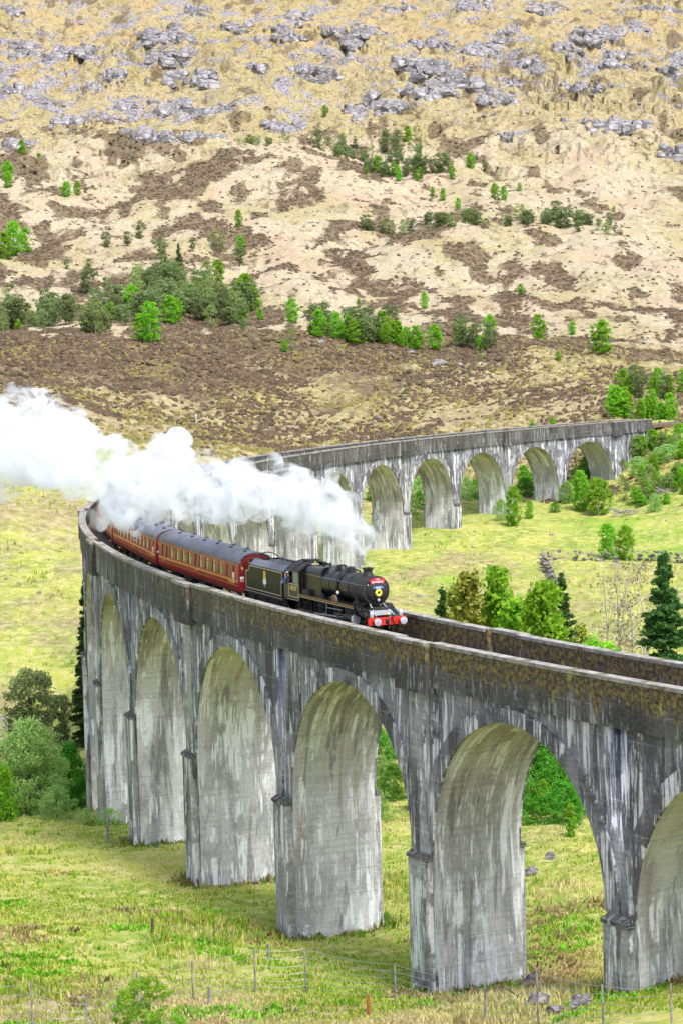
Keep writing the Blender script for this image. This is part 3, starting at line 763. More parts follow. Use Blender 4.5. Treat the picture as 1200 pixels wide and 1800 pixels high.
for d, r in ((3.98, .885), (5.2, .905), (6.4, .935), (7.42, .962)):
    mb = MB(); mb.lathe([(r-.02, Y(d)), (r, Y(d)), (r, Y(d+.07)), (r-.02, Y(d+.07))], (0, 0, BC), 'Y', 44); mb.build('boiler_band', M['loco_green_black'], boiler, True)
def belp(w, top, n=8): return [(-w, BC-1.0), (-w, top-.42)]+[( -w+.42-.42*cos(q), top-.42+.42*sin(q)) for q in np.linspace(.2, pi/2, n)]+[(w-.42+.42*sin(q), top-.42+.42*cos(q)) for q in np.linspace(0, pi/2-.2, n)]+[(w, top-.42), (w, BC-1.0)]
mb = MB(); a = belp(.93, BC+.95); b = belp(1.0, BC+.86); n = len(a)
mb.add([(p[0], Y(7.49), p[1]) for p in a]+[(p[0], Y(9.95), p[1]) for p in b], [(i, n+i, n+(i+1) % n, (i+1) % n) for i in range(n)]+[tuple(range(n)), tuple(range(2*n-1, n-1, -1))])
firebox = mb.build('firebox', M['loco_black'], loco, True)
# chimney, dome, top feed, valves
mb = MB(); mb.lathe([(.40, BC+.80), (.33, BC+.90), (.285, BC+1.0), (.285, BC+1.20), (.34, BC+1.22), (.345, BC+1.29), (.30, BC+1.30), (.24, BC+1.25), (.22, BC+1.05)], (0, Y(2.95), 0), 'Z', 24)
mb.build('chimney', M['smokebox_black'], loco, True)
mb = MB(); mb.lathe([(.48, BC+.82), (.40, BC+.95), (.36, BC+1.08), (.26, BC+1.17), (.02, BC+1.20)], (0, Y(6.5), 0), 'Z', 24)
mb.build('dome', M['loco_black'], loco, True)
mb = MB(); mb.lathe([(.36, BC+.84), (.32, BC+.98), (.30, BC+1.10), (.2, BC+1.16), (.02, BC+1.17)], (0, Y(5.3), 0), 'Z', 18)
for s in (-1, 1): mb.tube([(s*.25, Y(5.3), BC+1.0), (s*.62, Y(5.3), BC+.85), (s*.93, Y(5.3), BC+.4), (s*.96, Y(5.3), BC-.3)], .055, 8)
mb.build('top_feed', M['loco_black'], loco, True)
for x in (-.22, .22):
    mb = MB(); mb.cyl((x, Y(8.5), BC+.9), (x, Y(8.5), BC+1.12), .075, .06, 10); mb.build('safety_valve', M['frame_black'], firebox)
mb = MB(); mb.cyl((.3, Y(9.6), BC+.85), (.3, Y(9.6), BC+1.15), .04, .05, 8); mb.build('whistle', M['gold'], firebox)
for s in (-1, 1):                                     # handrails along the boiler
    mb = MB(); mb.tube([(s*.90, Y(1.95), BC+.34), (s*.93, Y(5), BC+.36), (s*1.0, Y(9.9), BC+.38)], .018, 6)
    for d in (2.2, 4, 6, 8): mb.cyl((s*.80, Y(d), BC+.33), (s*.95, Y(d), BC+.355), .015, n=5)
    mb.build('handrail', M['steel'], loco)
mb = MB(); mb.tube([(-.62, Y(1.84), BC+.36), (-.3, Y(1.83), BC+.42), (.3, Y(1.83), BC+.42), (.62, Y(1.84), BC+.36)], .018, 6); mb.build('handrail', M['steel'], loco)
# running plate with its drop at the front, valances, splashers
for s in (-1, 1):
    mb = MB(); mb.bx(s*.62, s*1.30, Y(2.35), Y(10.0), 1.80, 1.84); mb.bx(s*1.27, s*1.30, Y(2.35), Y(10.0), 1.62, 1.80)
    rp = mb.build('running_plate', M['loco_black'], loco)
    lining(rp, M['cream_line'], s*1.303, [(Y(2.4), 1.66), (Y(9.95), 1.66)], .028, False)
    lining(rp, M['orange_line'], s*1.303, [(Y(2.4), 1.77), (Y(9.95), 1.77)], .022, False)
    for d in (5.75, 7.9, 10.0):
        mb = MB(); mb.prism([(Y(d)+.80*cos(q), 1.84-.02+.80*max(0, sin(q))*.32) for q in np.linspace(0, pi, 12)], 'X', s*.62, s*.95)
        if d < 9: mb.build('splasher', M['loco_black'], loco, True)
    mb = MB(); mb.prism([(Y(2.35), 1.82), (Y(2.25), 1.82), (Y(1.35), 1.30), (Y(.62), 1.30), (Y(.62), 1.26), (Y(1.4), 1.26), (Y(2.35), 1.76)], 'X', s*.55, s*1.25)
    mb.build('front_platform', M['loco_black'], loco)
    mb = MB(); mb.cyl((s*.42, Y(2.0), BC-.75), (s*.62, Y(.75), 1.34), .035, n=8); mb.build('frame_stay', M['buffer_grey'], loco)
    # saddle bracket
    mb = MB(); mb.prism([(Y(2.6), 1.84), (Y(2.9), 1.84), (Y(3.1), BC-.35), (Y(2.95), BC-.35)], 'X', s*.72, s*.84); mb.build('smokebox_bracket', M['smokebox_black'], loco)
    # cylinder and motion
    mb = MB(); mb.cyl((s*1.08, Y(2.55), .98), (s*1.08, Y(3.65), .94), .36, .36, 20); mb.cyl((s*1.0, Y(2.35), 1.42), (s*1.0, Y(3.8), 1.40), .22, .22, 16); mb.bx(s*.75, s*1.28, Y(2.7), Y(3.5), .75, 1.5)
    cyl = mb.build('cylinder', M['loco_green_black'], loco, True)
    mb = MB(); mb.cyl((s*1.08, Y(2.50), .98), (s*1.08, Y(2.56), .98), .31, .33, 20); mb.build('cylinder_cover', M['buffer_grey'], cyl)
    mb = MB()
    mb.cyl((s*1.1, Y(3.7), .94), (s*1.1, Y(5.0), .92), .045, n=8)             # piston rod
    mb.bx(s*1.03, s*1.17, Y(3.8), Y(5.3), 1.06, 1.12); mb.bx(s*1.03, s*1.17, Y(3.8), Y(5.3), .74, .80); mb.bx(s*1.02, s*1.18, Y(4.7), Y(5.0), .78, 1.08)
    mb.build('slide_bars', M['steel'], loco)
    mb = MB(); mb.cyl((s*1.17, Y(4.9), .92), (s*1.17, Y(7.95), .78), .065, .075, 8); mb.build('connecting_rod', M['steel'], loco)
    mb = MB(); mb.bx(s*1.06, s*1.12, Y(5.75), Y(10.1), .70, .84)
    for d in (5.75, 7.9, 10.05): mb.cyl((s*1.05, Y(d), .77), (s*1.16, Y(d), .77), .13, n=14)
    mb.build('coupling_rod', M['steel'], loco)
    mb = MB(); mb.cyl((s*1.15, Y(6.3), 1.32), (s*1.15, Y(4.2), 1.38), .035, n=6); mb.cyl((s*1.15, Y(6.3), 1.60), (s*1.15, Y(6.35), .95), .05, .04, 6)
    mb.cyl((s*1.18, Y(6.35), 1.0), (s*1.18, Y(7.9), .62), .03, n=6); mb.cyl((s*1.1, Y(4.6), 1.4), (s*1.12, Y(4.8), .85), .035, n=6)
    mb.build('valve_gear', M['steel'], loco)
    for d in (1.95, 3.85):
        mb = MB(); wheel(mb, s*.76, Y(d), .48, .12, 10); mb.build('bogie_wheel', M['frame_black'], loco)
    for d in (5.75, 7.9, 10.05):
        mb = MB(); wheel(mb, s*.76, Y(d), .895, .13, 18)
        mb.prism([(Y(d)-.5, 1.15), (Y(d)-.3, 1.45), (Y(d)+.3, 1.45), (Y(d)+.5, 1.15)], 'X', s*.72, s*.80); mb.build('driving_wheel', M['frame_black'], loco)
    # steps, sandbox fillers, lubricator
    mb = MB(); mb.bx(s*1.0, s*1.28, Y(1.0), Y(1.4), .62, .65); mb.bx(s*1.0, s*1.28, Y(1.0), Y(1.4), .98, 1.01); mb.bx(s*1.0, s*1.03, Y(1.0), Y(1.4), .62, 1.3); mb.build('front_steps', M['frame_black'], loco)
    mb = MB(); mb.bx(s*.98, s*1.24, Y(7.0), Y(7.5), 1.84, 2.10); mb.build('lubricator', M['smokebox_black'], loco)
    mb = MB(); mb.bx(s*1.0, s*1.26, Y(8.9), Y(9.6), 1.84, 2.16); mb.build('tool_box', M['smokebox_black'], loco)
    mb = MB(); mb.lathe([(.34, -.02), (.34, .05), (.2, .10), (.02, .11)], (s*1.28, Y(5.1), 1.52), 'X', 20) if s < 0 else mb.lathe([(.34, -.02), (.34, .05), (.2, .10), (.02, .11)], (1.20, Y(5.1), 1.90), 'X', 20)
    if s > 0: mb.build('reversing_disc', M['gold'] if False else M['copper'], loco, True)
mb = MB(); mb.lathe([(.02, 0), (.10, .02), (.11, .10), (.02, .12)], (.98, Y(5.0), 2.36), 'X', 12); mb.build('clack_valve', M['white_paint'], loco, True)
mb = MB(); mb.bx(-.55, .55, Y(1.3), Y(11.8), .70, 1.75); mb.bx(-.62, .62, Y(1.4), Y(2.4), 1.28, 1.5); mb.build('main_frame', M['frame_black'], loco)
mb = MB(); mb.prism([(-.75, 1.84), (-.55, BC-.7), (.55, BC-.7), (.75, 1.84)], 'Y', Y(2.15), Y(3.7)); mb.build('saddle', M['smokebox_black'], loco)
mb = MB(); mb.bx(-.6, .6, Y(1.05), Y(1.95), 1.34, 1.60); mb.build('front_step_plate', M['buffer_grey'], loco)
# buffer beam, buffers, lamps, coupling
mb = MB(); mb.bx(-1.28, 1.28, Y(.58), Y(.50), .82, 1.27); beam = mb.build('buffer_beam', M['buffer_red'], loco)
mb = MB()
for x in (-1.15, -.62, .62, 1.15):
    for z in (.9, 1.19): mb.ball((x, Y(.495), z), .022, 6)
mb.build('rivet', M['buffer_red'], beam)
for s in (-1, 1):
    mb = MB(); mb.cyl((s*.865, Y(.50), 1.06), (s*.865, Y(.18), 1.06), .16, .13, 14); b_ = mb.build('buffer', M['buffer_red'], loco, True)
    mb = MB(); mb.lathe([(.10, Y(.18)), (.225, Y(.10)), (.225, Y(.03)), (.12, Y(0)), (.02, Y(0))], (s*.865, 0, 1.06), 'Y', 22); mb.build('buffer_head', M['buffer_grey'], b_, True)
    mb = MB(); mb.lathe([(.09, 1.29), (.10, 1.33), (.115, 1.36), (.115, 1.56), (.08, 1.60), (.05, 1.68), (.02, 1.69)], (s*.98, Y(.62), 0), 'Z', 12)
    l_ = mb.build('headlamp', M['white_paint'], loco, True)
    mb = MB(); mb.cyl((s*.98, Y(.51), 1.46), (s*.98, Y(.48), 1.46), .075, .07, 12); mb.build('lamp_lens', M['buffer_grey'], l_)
mb = MB(); mb.cyl((0, Y(.5), 1.02), (0, Y(.3), 1.02), .06); mb.tube([(0, Y(.32), 1.03), (0, Y(.28), .86), (0, Y(.32), .74), (0, Y(.3), .60)], .045, 6); mb.bx(-.14, .14, Y(.5), Y(.47), .9, 1.16); mb.build('coupling_hook', M['frame_black'], loco)
mb = MB(); mb.tube([(-.28, Y(.52), 1.32), (-.28, Y(.44), 1.40), (-.28, Y(.40), 1.30), (-.34, Y(.40), 1.05), (-.46, Y(.42), .85)], .04, 8); mb.build('vacuum_hose', M['frame_black'], loco)
mb = MB(); mb.ball((-.1, Y(.55), 1.45), .09, 10); mb.build('brass_fitting', M['gold'], loco, True)
# headboard, number plate, wreath
FX = Matrix.Rotation(pi, 4, 'Z') @ Matrix.Rotation(pi/2, 4, 'X')   # text plane facing ahead (+Y)
hb_ = MB(); top = arcpts(1.05, pi/2+.53, pi/2-.53, 12, 0, BC-.26); bot = arcpts(.74, pi/2-.56, pi/2+.56, 12, 0, BC-.23)
hb_.prism(top+bot, 'Y', Y(1.76), Y(1.71)); head = hb_.build('headboard', M['headboard_red'], loco)
for txt, zz, sz in (('THE', .685, .12), ('JACOBITE', .535, .17)):
    text_mesh(txt, sz, 'headboard_lettering', M['white_paint'], head, Matrix.Translation((0, Y(1.70), BC+zz)) @ FX, .006, .002)
mb = MB(); mb.bx(-.36, .36, Y(1.62), Y(1.59), BC+.13, BC+.29); pl_ = mb.build('number_plate', M['blue_plate'], loco)
text_mesh('45157', .15, 'plate_lettering', M['white_paint'], pl_, Matrix.Translation((0, Y(1.583), BC+.21)) @ FX, .005, .003)
mb = MB(); n = 20; R_, r_ = .155, .075
for i in range(n):
    q = 2*pi*i/n; mb.ball((R_*cos(q), Y(1.585), BC-.10+R_*sin(q)), r_*(1 if i % 2 else 1.15), 6)
mb.build('wreath', M['yellow_wreath'], loco)
mb = MB(); mb.lathe([(.085, Y(1.62)), (.09, Y(1.58)), (.02, Y(1.575))], (0, 0, BC-.52), 'Y', 12); mb.build('shed_plate', M['buffer_grey'], loco)
# cab
mb = MB()
for s in (-1, 1):
    x0, x1 = s*1.29, s*1.26
    mb.bx(x0, x1, Y(9.95), Y(11.55), 1.40, 2.42); mb.bx(x0, x1, Y(9.95), Y(10.15), 2.42, 3.12); mb.bx(x0, x1, Y(10.85), Y(10.97), 2.42, 3.12); mb.bx(x0, x1, Y(9.95), Y(11.2), 3.12, 3.26)
    mb.bx(x0, x1, Y(11.35), Y(11.62), 1.40, 2.35)
mb.bx(-1.26, 1.26, Y(9.95), Y(10.0), 1.45, 3.3); mb.bx(-1.28, 1.28, Y(9.95), Y(11.9), 1.36, 1.42)
cab = mb.build('cab', M['loco_black'], loco)
rf = arcpts(1.75, pi/2+.80, pi/2-.80, 14, 0, 2.06); ri = arcpts(1.70, pi/2-.80, pi/2+.80, 14, 0, 2.06)
mb = MB(); mb.prism(rf+ri, 'Y', Y(9.85), Y(11.75)); croof = mb.build('cab_roof', M['smokebox_black'], loco, True)
for d in (9.9, 10.8, 11.7):
    mb = MB(); mb.prism(arcpts(1.775, pi/2+.80, pi/2-.80, 14, 0, 2.06)+arcpts(1.75, pi/2-.80, pi/2+.80, 14, 0, 2.06), 'Y', Y(d-.03), Y(d+.03)); mb.build('roof_rib', M['smokebox_black'], croof)
mb = MB(); mb.bx(-.45, .45, Y(10.5), Y(11.2), 3.80, 3.86); mb.build('roof_ventilator', M['smokebox_black'], croof)
for s in (-1, 1):
    mb = MB(); mb.bx(s*1.285, s*1.265, Y(10.15), Y(10.85), 2.42, 3.12); mb.build('cab_window', M['cab_teal'], cab)
    lining(cab, M['cream_line'], s*1.294, [(Y(10.10), 1.56), (Y(11.45), 1.56), (Y(11.45), 2.36), (Y(10.10), 2.36)], .05)
    lining(cab, M['cream_line'], s*1.294, [(Y(9.98), 1.84), (Y(9.98), 1.5), (Y(10.15), 1.37), (Y(11.7), 1.37)], .03, False)
    T_ = Matrix.Translation((s*1.297, Y(10.78), 2.09)) @ Matrix.Rotation(s*pi/2, 4, 'Z') @ Matrix.Rotation(pi/2, 4, 'X')
    text_mesh('45157', .40, 'cab_number', M['gold'], cab, T_, .006, .010, .92)
    mb = MB(); mb.bx(s*1.25, s*1.30, Y(11.5), Y(11.56), 1.5, 2.6); mb.build('grab_rail', M['steel'], cab)

for s in (-1, 1):
    mb = MB(); mb.bx(s*1.27, s*1.24, Y(11.63), Y(12.3), 1.30, 2.55); mb.build('cab_door', M['loco_black'], loco)
# tender
lt, rt_ = rail_frame(KF-15.85*TL/BAY)
tender = empty('tender', lt, rt_); tender.scale = (TX, TL, .80)
tag(tender, 'black lined coal tender with gold crest coupled behind the locomotive cab', 'tender')
T0 = 3.4
side = [(-1.26, 1.28), (-1.26, 2.92), (-1.20, 3.02), (-.86, 3.30), (-.80, 3.30), (-.80, 3.2), (-1.12, 2.96), (-1.2, 2.9), (-1.2, 1.28)]
for s in (-1, 1):
    # side sheet with its stepped rear
    out = [(T0-.25, 1.28), (T0-.25, 2.30), (T0-.10, 2.60), (T0-.10, 3.0), (-2.55, 3.0), (-2.62, 2.72), (-2.8, 2.62), (-3.2, 2.62), (-3.2, 1.28)]
    mb = MB(); mb.prism(out, 'X', s*1.27, s*1.22); sh = mb.build('side_sheet', M['loco_green_black'], tender)
    lin = [(T0-.36, 1.40), (T0-.36, 2.28), (T0-.22, 2.58), (T0-.22, 2.90), (-2.46, 2.90), (-2.54, 2.63), (-2.75, 2.52), (-3.1, 2.52), (-3.1, 1.40)]
    lining(sh, M['cream_line'], s*1.274, lin, .05)
    mb = MB(); mb.prism([(s*1.27, 3.0), (s*.82, 3.36), (s*.78, 3.30), (s*1.22, 2.96)], 'Y', T0-.12, -2.5); mb.build('coal_rave', M['buffer_grey'] if False else M['coach_roof'], tender)
    lining(tender, M['cream_line'], s*1.30, [(T0-.2, 1.22), (-3.2, 1.22)], .03, False)
    # crest: rampant beast over a wheel, gold over red and white
    x = s*1.276; c = MB()
    cr = empty('crest', (0, 0, 0)) if False else None
    def disc(mb, y, z, ry, rz, n=10): mb.prism([(y+ry*cos(q), z+rz*sin(q)) for q in np.linspace(0, 2*pi, n, endpoint=False)], 'X', x-.006*s, x+.008*s)
    g = MB(); disc(g, .22, 2.62, .22, .15, 8); disc(g, .22, 2.46, .17, .13); g.prism([(.04, 2.4), (.40, 2.4), (.48, 2.2), (-.04, 2.2)], 'X', x-.006*s, x+.008*s); disc(g, .12, 2.70, .05, .06); disc(g, .34, 2.66, .05, .06)
    cg = g.build('crest', M['gold'], sh)
    g = MB(); disc(g, .22, 2.04, .29, .19, 14); g.build('crest_wheel', M['white_paint'], cg) if False else g.build('crest_shield', M['curtain'], sh)
    g = MB(); g.prism([(.02, 1.9), (.42, 1.9), (.22, 1.66)], 'X', x-.007*s, x+.009*s); g.build('crest_base', M['crest_red'], sh)
mb = MB(); mb.bx(-1.22, 1.22, -3.2, -3.15, 1.28, 2.62); mb.bx(-1.22, 1.22, -2.55, -2.5, 2.6, 3.3); mb.bx(-1.22, 1.22, -3.2, -2.5, 2.58, 2.62); mb.bx(-1.0, 1.0, T0-.3, T0-.25, 1.28, 2.5); mb.bx(-1.22, 1.22, -3.15, T0-.3, 1.28, 1.36)
mb.build('tank', M['loco_black'], tender)
mb = MB(); mb.prism(arcpts(1.28, pi/2+.72, pi/2-.72, 12, 0, 2.45)+arcpts(1.22, pi/2-.72, pi/2+.72, 12, 0, 2.45), 'Y', -2.5, -2.44); mb.build('coal_hoop', M['loco_black'], tender)
mb = MB(); mb.bx(-1.28, 1.28, -3.4, T0, 1.10, 1.26); mb.bx(-1.05, -.95, -3.3, T0, .55, 1.1); mb.bx(.95, 1.05, -3.3, T0, .55, 1.1)
for d in (-2.1, 0, 2.1):
    for s in (-1, 1): mb.bx(s*1.02, s*1.16, d-.2, d+.2, .45, .95); mb.bx(s*1.05, s*1.14, d-.6, d+.6, .98, 1.06)
mb.build('tender_frame', M['frame_black'], tender)
for s in (-1, 1):
    for d in (-2.1, 0, 2.1):
        mb = MB(); wheel(mb, s*.76, d, .645, .13, 12); mb.build('wheel', M['frame_black'], tender)
    mb = MB(); mb.cyl((s*.865, -3.4, 1.06), (s*.865, -3.75, 1.06), .13, .12, 12); mb.cyl((s*.865, -3.75, 1.06), (s*.865, -3.8, 1.06), .22, .22, 16); mb.build('buffer', M['frame_black'], tender)
# coal: the heap, and the lumps on it as geometry
Vx = []; nx, ny = 15, 34
for i in range(ny):
    for j in range(nx):
        y = -2.45+(T0-.35+2.45)*i/(ny-1); x = -1.12+2.24*j/(nx-1)
        z = 2.72+.62*(1-(x/1.15)**2)**.8*(.55+.45*math.sin(pi*min(1, max(0, (i+4)/(ny+2)))))+.16*(random.random()-.5)
        Vx.append((x, y, min(z, 3.5)))
mb = MB(); mb.add(Vx, [(i*nx+j, i*nx+j+1, (i+1)*nx+j+1, (i+1)*nx+j) for i in range(ny-1) for j in range(nx-1)])
heap = mb.build('coal_heap', M['coal'], tender); tag(heap, kind='stuff')
# crew leaning from the cab
def crew(k, off, zf, label, cloth, lean, hat):
    p = empty('person', V(k, off, zf), (0, 0, ang(k))); p.scale = (TX, TX, TX)
    tag(p, label, 'person')
    V_ = [(0, 0, .86), (0, 0, 1.12), (.05*lean, 0, 1.34), (.08*lean, 0, 1.47), (.10*lean, 0, 1.55), (.12*lean, 0, 1.68),
          (.06*lean, .19, 1.40), (.16*lean, .26, 1.16), (.30*lean, .20, 1.02), (.06*lean, -.19, 1.40), (.14*lean, -.26, 1.16), (.28*lean, -.22, 1.02),
          (0, .10, .82), (.02, .11, .45), (0, .11, .06), (.14, .12, .03), (0, -.10, .82), (.02, -.11, .45), (0, -.11, .06), (.14, -.12, .03)]
    E_ = [(0, 1), (1, 2), (2, 3), (3, 4), (4, 5), (2, 6), (6, 7), (7, 8), (2, 9), (9, 10), (10, 11), (0, 12), (12, 13), (13, 14), (14, 15), (0, 16), (16, 17), (17, 18), (18, 19)]
    Rr = [.15, .15, .17, .08, .06, .105, .08, .055, .045, .08, .055, .045, .10, .07, .05, .045, .10, .07, .05, .045]
    body = skinned('body', V_, E_, Rr, (cloth, M['skin']), p, lambda z, x: 1 if z > 1.49 else 0)
    mb = MB(); mb.ball((.12*lean, 0, 1.76), .105, 10, (1.05, 1, .6)); mb.bx(.12*lean-.02, .12*lean+.16, -.08, .08, 1.72, 1.74); mb.build('cap', hat, body, True)
    return p
def skinned(name, vs, es, rs, mats, parent, pick):
    me = bpy.data.meshes.new(name); me.from_pydata(vs, es, []); o = bpy.data.objects.new(name, me); COL.objects.link(o)
    m = o.modifiers.new('Skin', 'SKIN'); m.use_smooth_shade = True
    for d, r in zip(me.skin_vertices[0].data, rs): d.radius = (r, r)
    me.skin_vertices[0].data[0].use_root = True
    s = o.modifiers.new('Subsurf', 'SUBSURF'); s.levels = 2; s.render_levels = 2
    dg = bpy.context.evaluated_depsgraph_get(); m2 = bpy.data.meshes.new_from_object(o.evaluated_get(dg)); bpy.data.objects.remove(o)
    m2.name = name; m2.materials.clear()
    for q in mats: m2.materials.append(q)
    for f in m2.polygons: f.material_index = pick(f.center.z, f.center.x); f.use_smooth = True
    return obj(name, m2, parent)
crew(KF-11.62*TL/BAY, .86, ZR+1.36*.8, 'engine driver in dark overalls and cap leaning out of the cab', M['cloth_dark'], 1.6, M['cloth_pale'])
crew(KF-12.2*TL/BAY, .84, ZR+1.30*.8, 'fireman in a blue jacket leaning out between cab and tender', M['cloth_blue'], 1.5, M['cloth_dark'])

# ------------------------------------------------------------------ coaches
CL = 9.75                                             # half length
def coach_side_profile(): return [(1.30, 1.02), (1.385, 1.25), (1.40, 1.75), (1.385, 2.2), (1.33, 2.85), (1.29, 3.05)]
def prof_x(z):
    P_ = coach_side_profile(); return float(np.interp(z, [p[1] for p in P_], [p[0] for p in P_]))
WZ0, WZ1 = 1.90, 2.88
# (centre y, half width, kind): big windows in two groups of four, narrow ones beside the doors
WIN = [(8.75, .22, 'door'), (7.35, .24, 'narrow')]+[(5.95-1.58*i, .60, 'big') for i in range(4)]+[(-.18, .20, 'narrow')]+[(-1.5-1.58*i, .60, 'big') for i in range(4)]+[(-7.55, .24, 'narrow'), (-8.75, .22, 'door')]
def make_coach():
    root = empty('railway_coach', (0, 0, 0)); root.scale = (TC, TL, .745)
    MBb = MB()
    for s in (-1, 1):
        def strip(y0, y1, z0, z1):
            zs = [z for z in (z0, 1.25, 1.75, 2.2, z1) if z0 <= z <= z1]; zs = sorted(set(zs))
            vs = []; fs = []
            for z in zs:
                for y in (y0, y1):
                    vs += [(s*prof_x(z), y, z), (s*(prof_x(z)-.05), y, z)]
            for i in range(len(zs)-1):
                a = i*4; b = a+4
                fs += [(a, a+2, b+2, b), (a+1, b+1, b+3, a+3), (a, b, b+1, a+1), (a+2, a+3, b+3, b+2)]
            n = len(vs); fs += [(0, 1, 3, 2), (n-4, n-2, n-1, n-3)]
            MBb.add(vs, fs)
        strip(-CL, CL, 1.02, WZ0); strip(-CL, CL, WZ1, 3.05)
        edges = [-CL]
        for (y, h, kd_) in sorted(WIN): edges += [y-h, y+h]
        edges.append(CL)
        for a, b in zip(edges[0::2], edges[1::2]): strip(a, b, WZ0+.002, WZ1-.002)
    body = MBb.build('body', M['maroon'], root, True)
    for e in (-1, 1):                                 # ends
        P_ = coach_side_profile(); poly = [(-x, z) for x, z in P_]+[(-.9, 3.45), (-.4, 3.68), (0, 3.74), (.4, 3.68), (.9, 3.45)]+[(x, z) for x, z in P_[::-1]]
        mb = MB(); mb.prism(poly, 'Y', e*(CL-.02), e*(CL+.06)); en = mb.build('coach_end', M['maroon_end'], root)
        mb = MB(); mb.prism([(-.62, 1.15), (-.62, 3.2), (-.4, 3.4), (.4, 3.4), (.62, 3.2), (.62, 1.15)], 'Y', e*(CL+.062), e*(CL+.36)); mb.build('gangway', M['copper'], root)
        for s in (-1, 1):
            mb = MB(); mb.bx(s*1.14, s*1.0, e*(CL+.055), e*(CL+.075), 2.62, 2.82); mb.build('notice_plate', M['yellow'], en)
            mb = MB(); mb.bx(s*1.24, s*.96, e*(CL+.055), e*(CL+.072), 1.98, 2.12); mb.build('number_tag', M['white_paint'], en)
            mb = MB(); mb.cyl((s*.865, e*(CL+.05), 1.06), (s*.865, e*(CL+.5), 1.06), .12, .11, 10); mb.cyl((s*.865, e*(CL+.5), 1.06), (s*.865, e*(CL+.55), 1.06), .2, .2, 14); mb.build('buffer', M['frame_black'], root)
            mb = MB(); mb.tube([(s*1.2, e*(CL+.06), 3.0), (s*1.2, e*(CL+.2), 3.0), (s*1.15, e*(CL+.2), 2.4), (s*1.15, e*(CL+.06), 2.3)], .02, 5); mb.build('end_rail', M['steel'], en)
    roofp = arcpts(1.0, pi*.94, pi*.06, 16, 0, 0)
    rp = [(1.36*cos(q), 3.03+.80*sin(q)**.85) for q in np.linspace(pi, 0, 19)]
    mb = MB(); mb.prism(rp+[(1.30*cos(q), 2.99+.76*sin(q)) for q in np.linspace(0, pi, 19)], 'Y', -CL-.05, CL+.05)
    roof = mb.build('roof', M['coach_roof'], root, True)
    for i, y in enumerate(np.linspace(-8.6, 8.6, 12)):
        mb = MB(); x = (.35 if i % 2 else -.35); mb.lathe([(.15, 3.70), (.17, 3.80), (.14, 3.90), (.02, 3.92)], (x, y, 0), 'Z', 10); mb.build('roof_vent', M['dark_vent'], roof)
    mb = MB(); mb.bx(-1.28, 1.28, -CL, CL, 1.03, 1.09); mb.bx(-.04, .04, -CL+.3, CL-.3, 1.1, 3.0) if False else None
    mb.build('floor', M['coach_floor'], root)
    for (y, h, kd_) in WIN:
        for s in (-1, 1):
            xa, xb = prof_x(WZ0), prof_x(WZ1)
            mb = MB(); mb.add([(s*(xa-.035), y-h, WZ0), (s*(xa-.035), y+h, WZ0), (s*(xb-.035), y+h, WZ1), (s*(xb-.035), y-h, WZ1)], [(0, 1, 2, 3)])
            w = mb.build('window', M['glass'], root)
            fr = .05; mb = MB()
            zt = WZ1-.27
            for (z0, z1) in ((WZ0, WZ0+fr), (WZ1-fr, WZ1))+(((zt-.03, zt+.03),) if kd_ == 'big' else ()):
                for_x = lambda z: prof_x(z)+.008
                mb.add([(s*for_x(z0), y-h, z0), (s*for_x(z0), y+h, z0), (s*for_x(z1), y+h, z1), (s*for_x(z1), y-h, z1), (s*(for_x(z0)-.04), y-h, z0), (s*(for_x(z0)-.04), y+h, z0), (s*(for_x(z1)-.04), y+h, z1), (s*(for_x(z1)-.04), y-h, z1)],
                       [(0, 1, 2, 3), (4, 7, 6, 5), (0, 4, 5, 1), (3, 2, 6, 7)])
            for (y0, y1) in ((y-h, y-h+fr), (y+h-fr, y+h)):
                mb.add([(s*for_x(WZ0+fr), y0, WZ0+fr), (s*for_x(WZ0+fr), y1, WZ0+fr), (s*for_x(WZ1-fr), y1, WZ1-fr), (s*for_x(WZ1-fr), y0, WZ1-fr),
                        (s*(for_x(WZ0)-.04), y0, WZ0+fr), (s*(for_x(WZ0)-.04), y1, WZ0+fr), (s*(for_x(WZ1)-.04), y1, WZ1-fr), (s*(for_x(WZ1)-.04), y0, WZ1-fr)], [(0, 1, 2, 3), (0, 3, 7, 4), (1, 5, 6, 2)])
            mb.build('window_frame', M['copper'] if kd_ != 'big' else M['maroon'], w)
            if kd_ == 'big':
                for yy in ((y-h+.19), (y+h-.19)):
                    mb = MB(); mb.bx(s*(xb-.06), s*(xb-.09), yy-.16, yy+.16, WZ0+.02, WZ1-.05); mb.build('curtain', M['curtain'], w)
            if kd_ == 'door':
                mb = MB(); mb.bx(s*(prof_x(1.9)+.004), s*(prof_x(1.9)-.03), y-.20, y+.20, 1.60, WZ0+.45)
                if y > 0: mb.build('white_panel', M['white_paint'], root)
                mb = MB(); mb.tube([(s*(prof_x(1.5)+.04), y+.42, 1.45), (s*(prof_x(1.9)+.05), y+.42, 1.95)], .018, 5); mb.build('grab_rail', M['steel'], root)
    for s in (-1, 1):
        x1 = prof_x(1.8)
        mb = MB(); mb.bx(s*(x1+.006), s*(x1-.02), -CL+.02, CL-.02, 1.72, 1.85); mb.build('lining', M['orange_line'], root)
        mb = MB(); mb.bx(s*(prof_x(1.46)+.005), s*(prof_x(1.46)-.02), -CL+.02, CL-.02, 1.435, 1.465); mb.build('lining', M['orange_line'], root)
        mb = MB(); mb.bx(s*(prof_x(2.93)+.005), s*(prof_x(2.93)-.02), -CL+.02, CL-.02, 2.93, 2.96); mb.build('lining', M['orange_line'], root)
        for (y, w_, h_) in ((8.2, .55, .14), (0, .2, .16), (-8.4, .25, .16)):
            mb = MB(); mb.bx(s*(prof_x(1.64)+.012), s*(prof_x(1.7)-.02), y-w_, y+w_, 1.64-h_/2, 1.64+h_/2); mb.build('gold_plate', M['orange_line'], root)
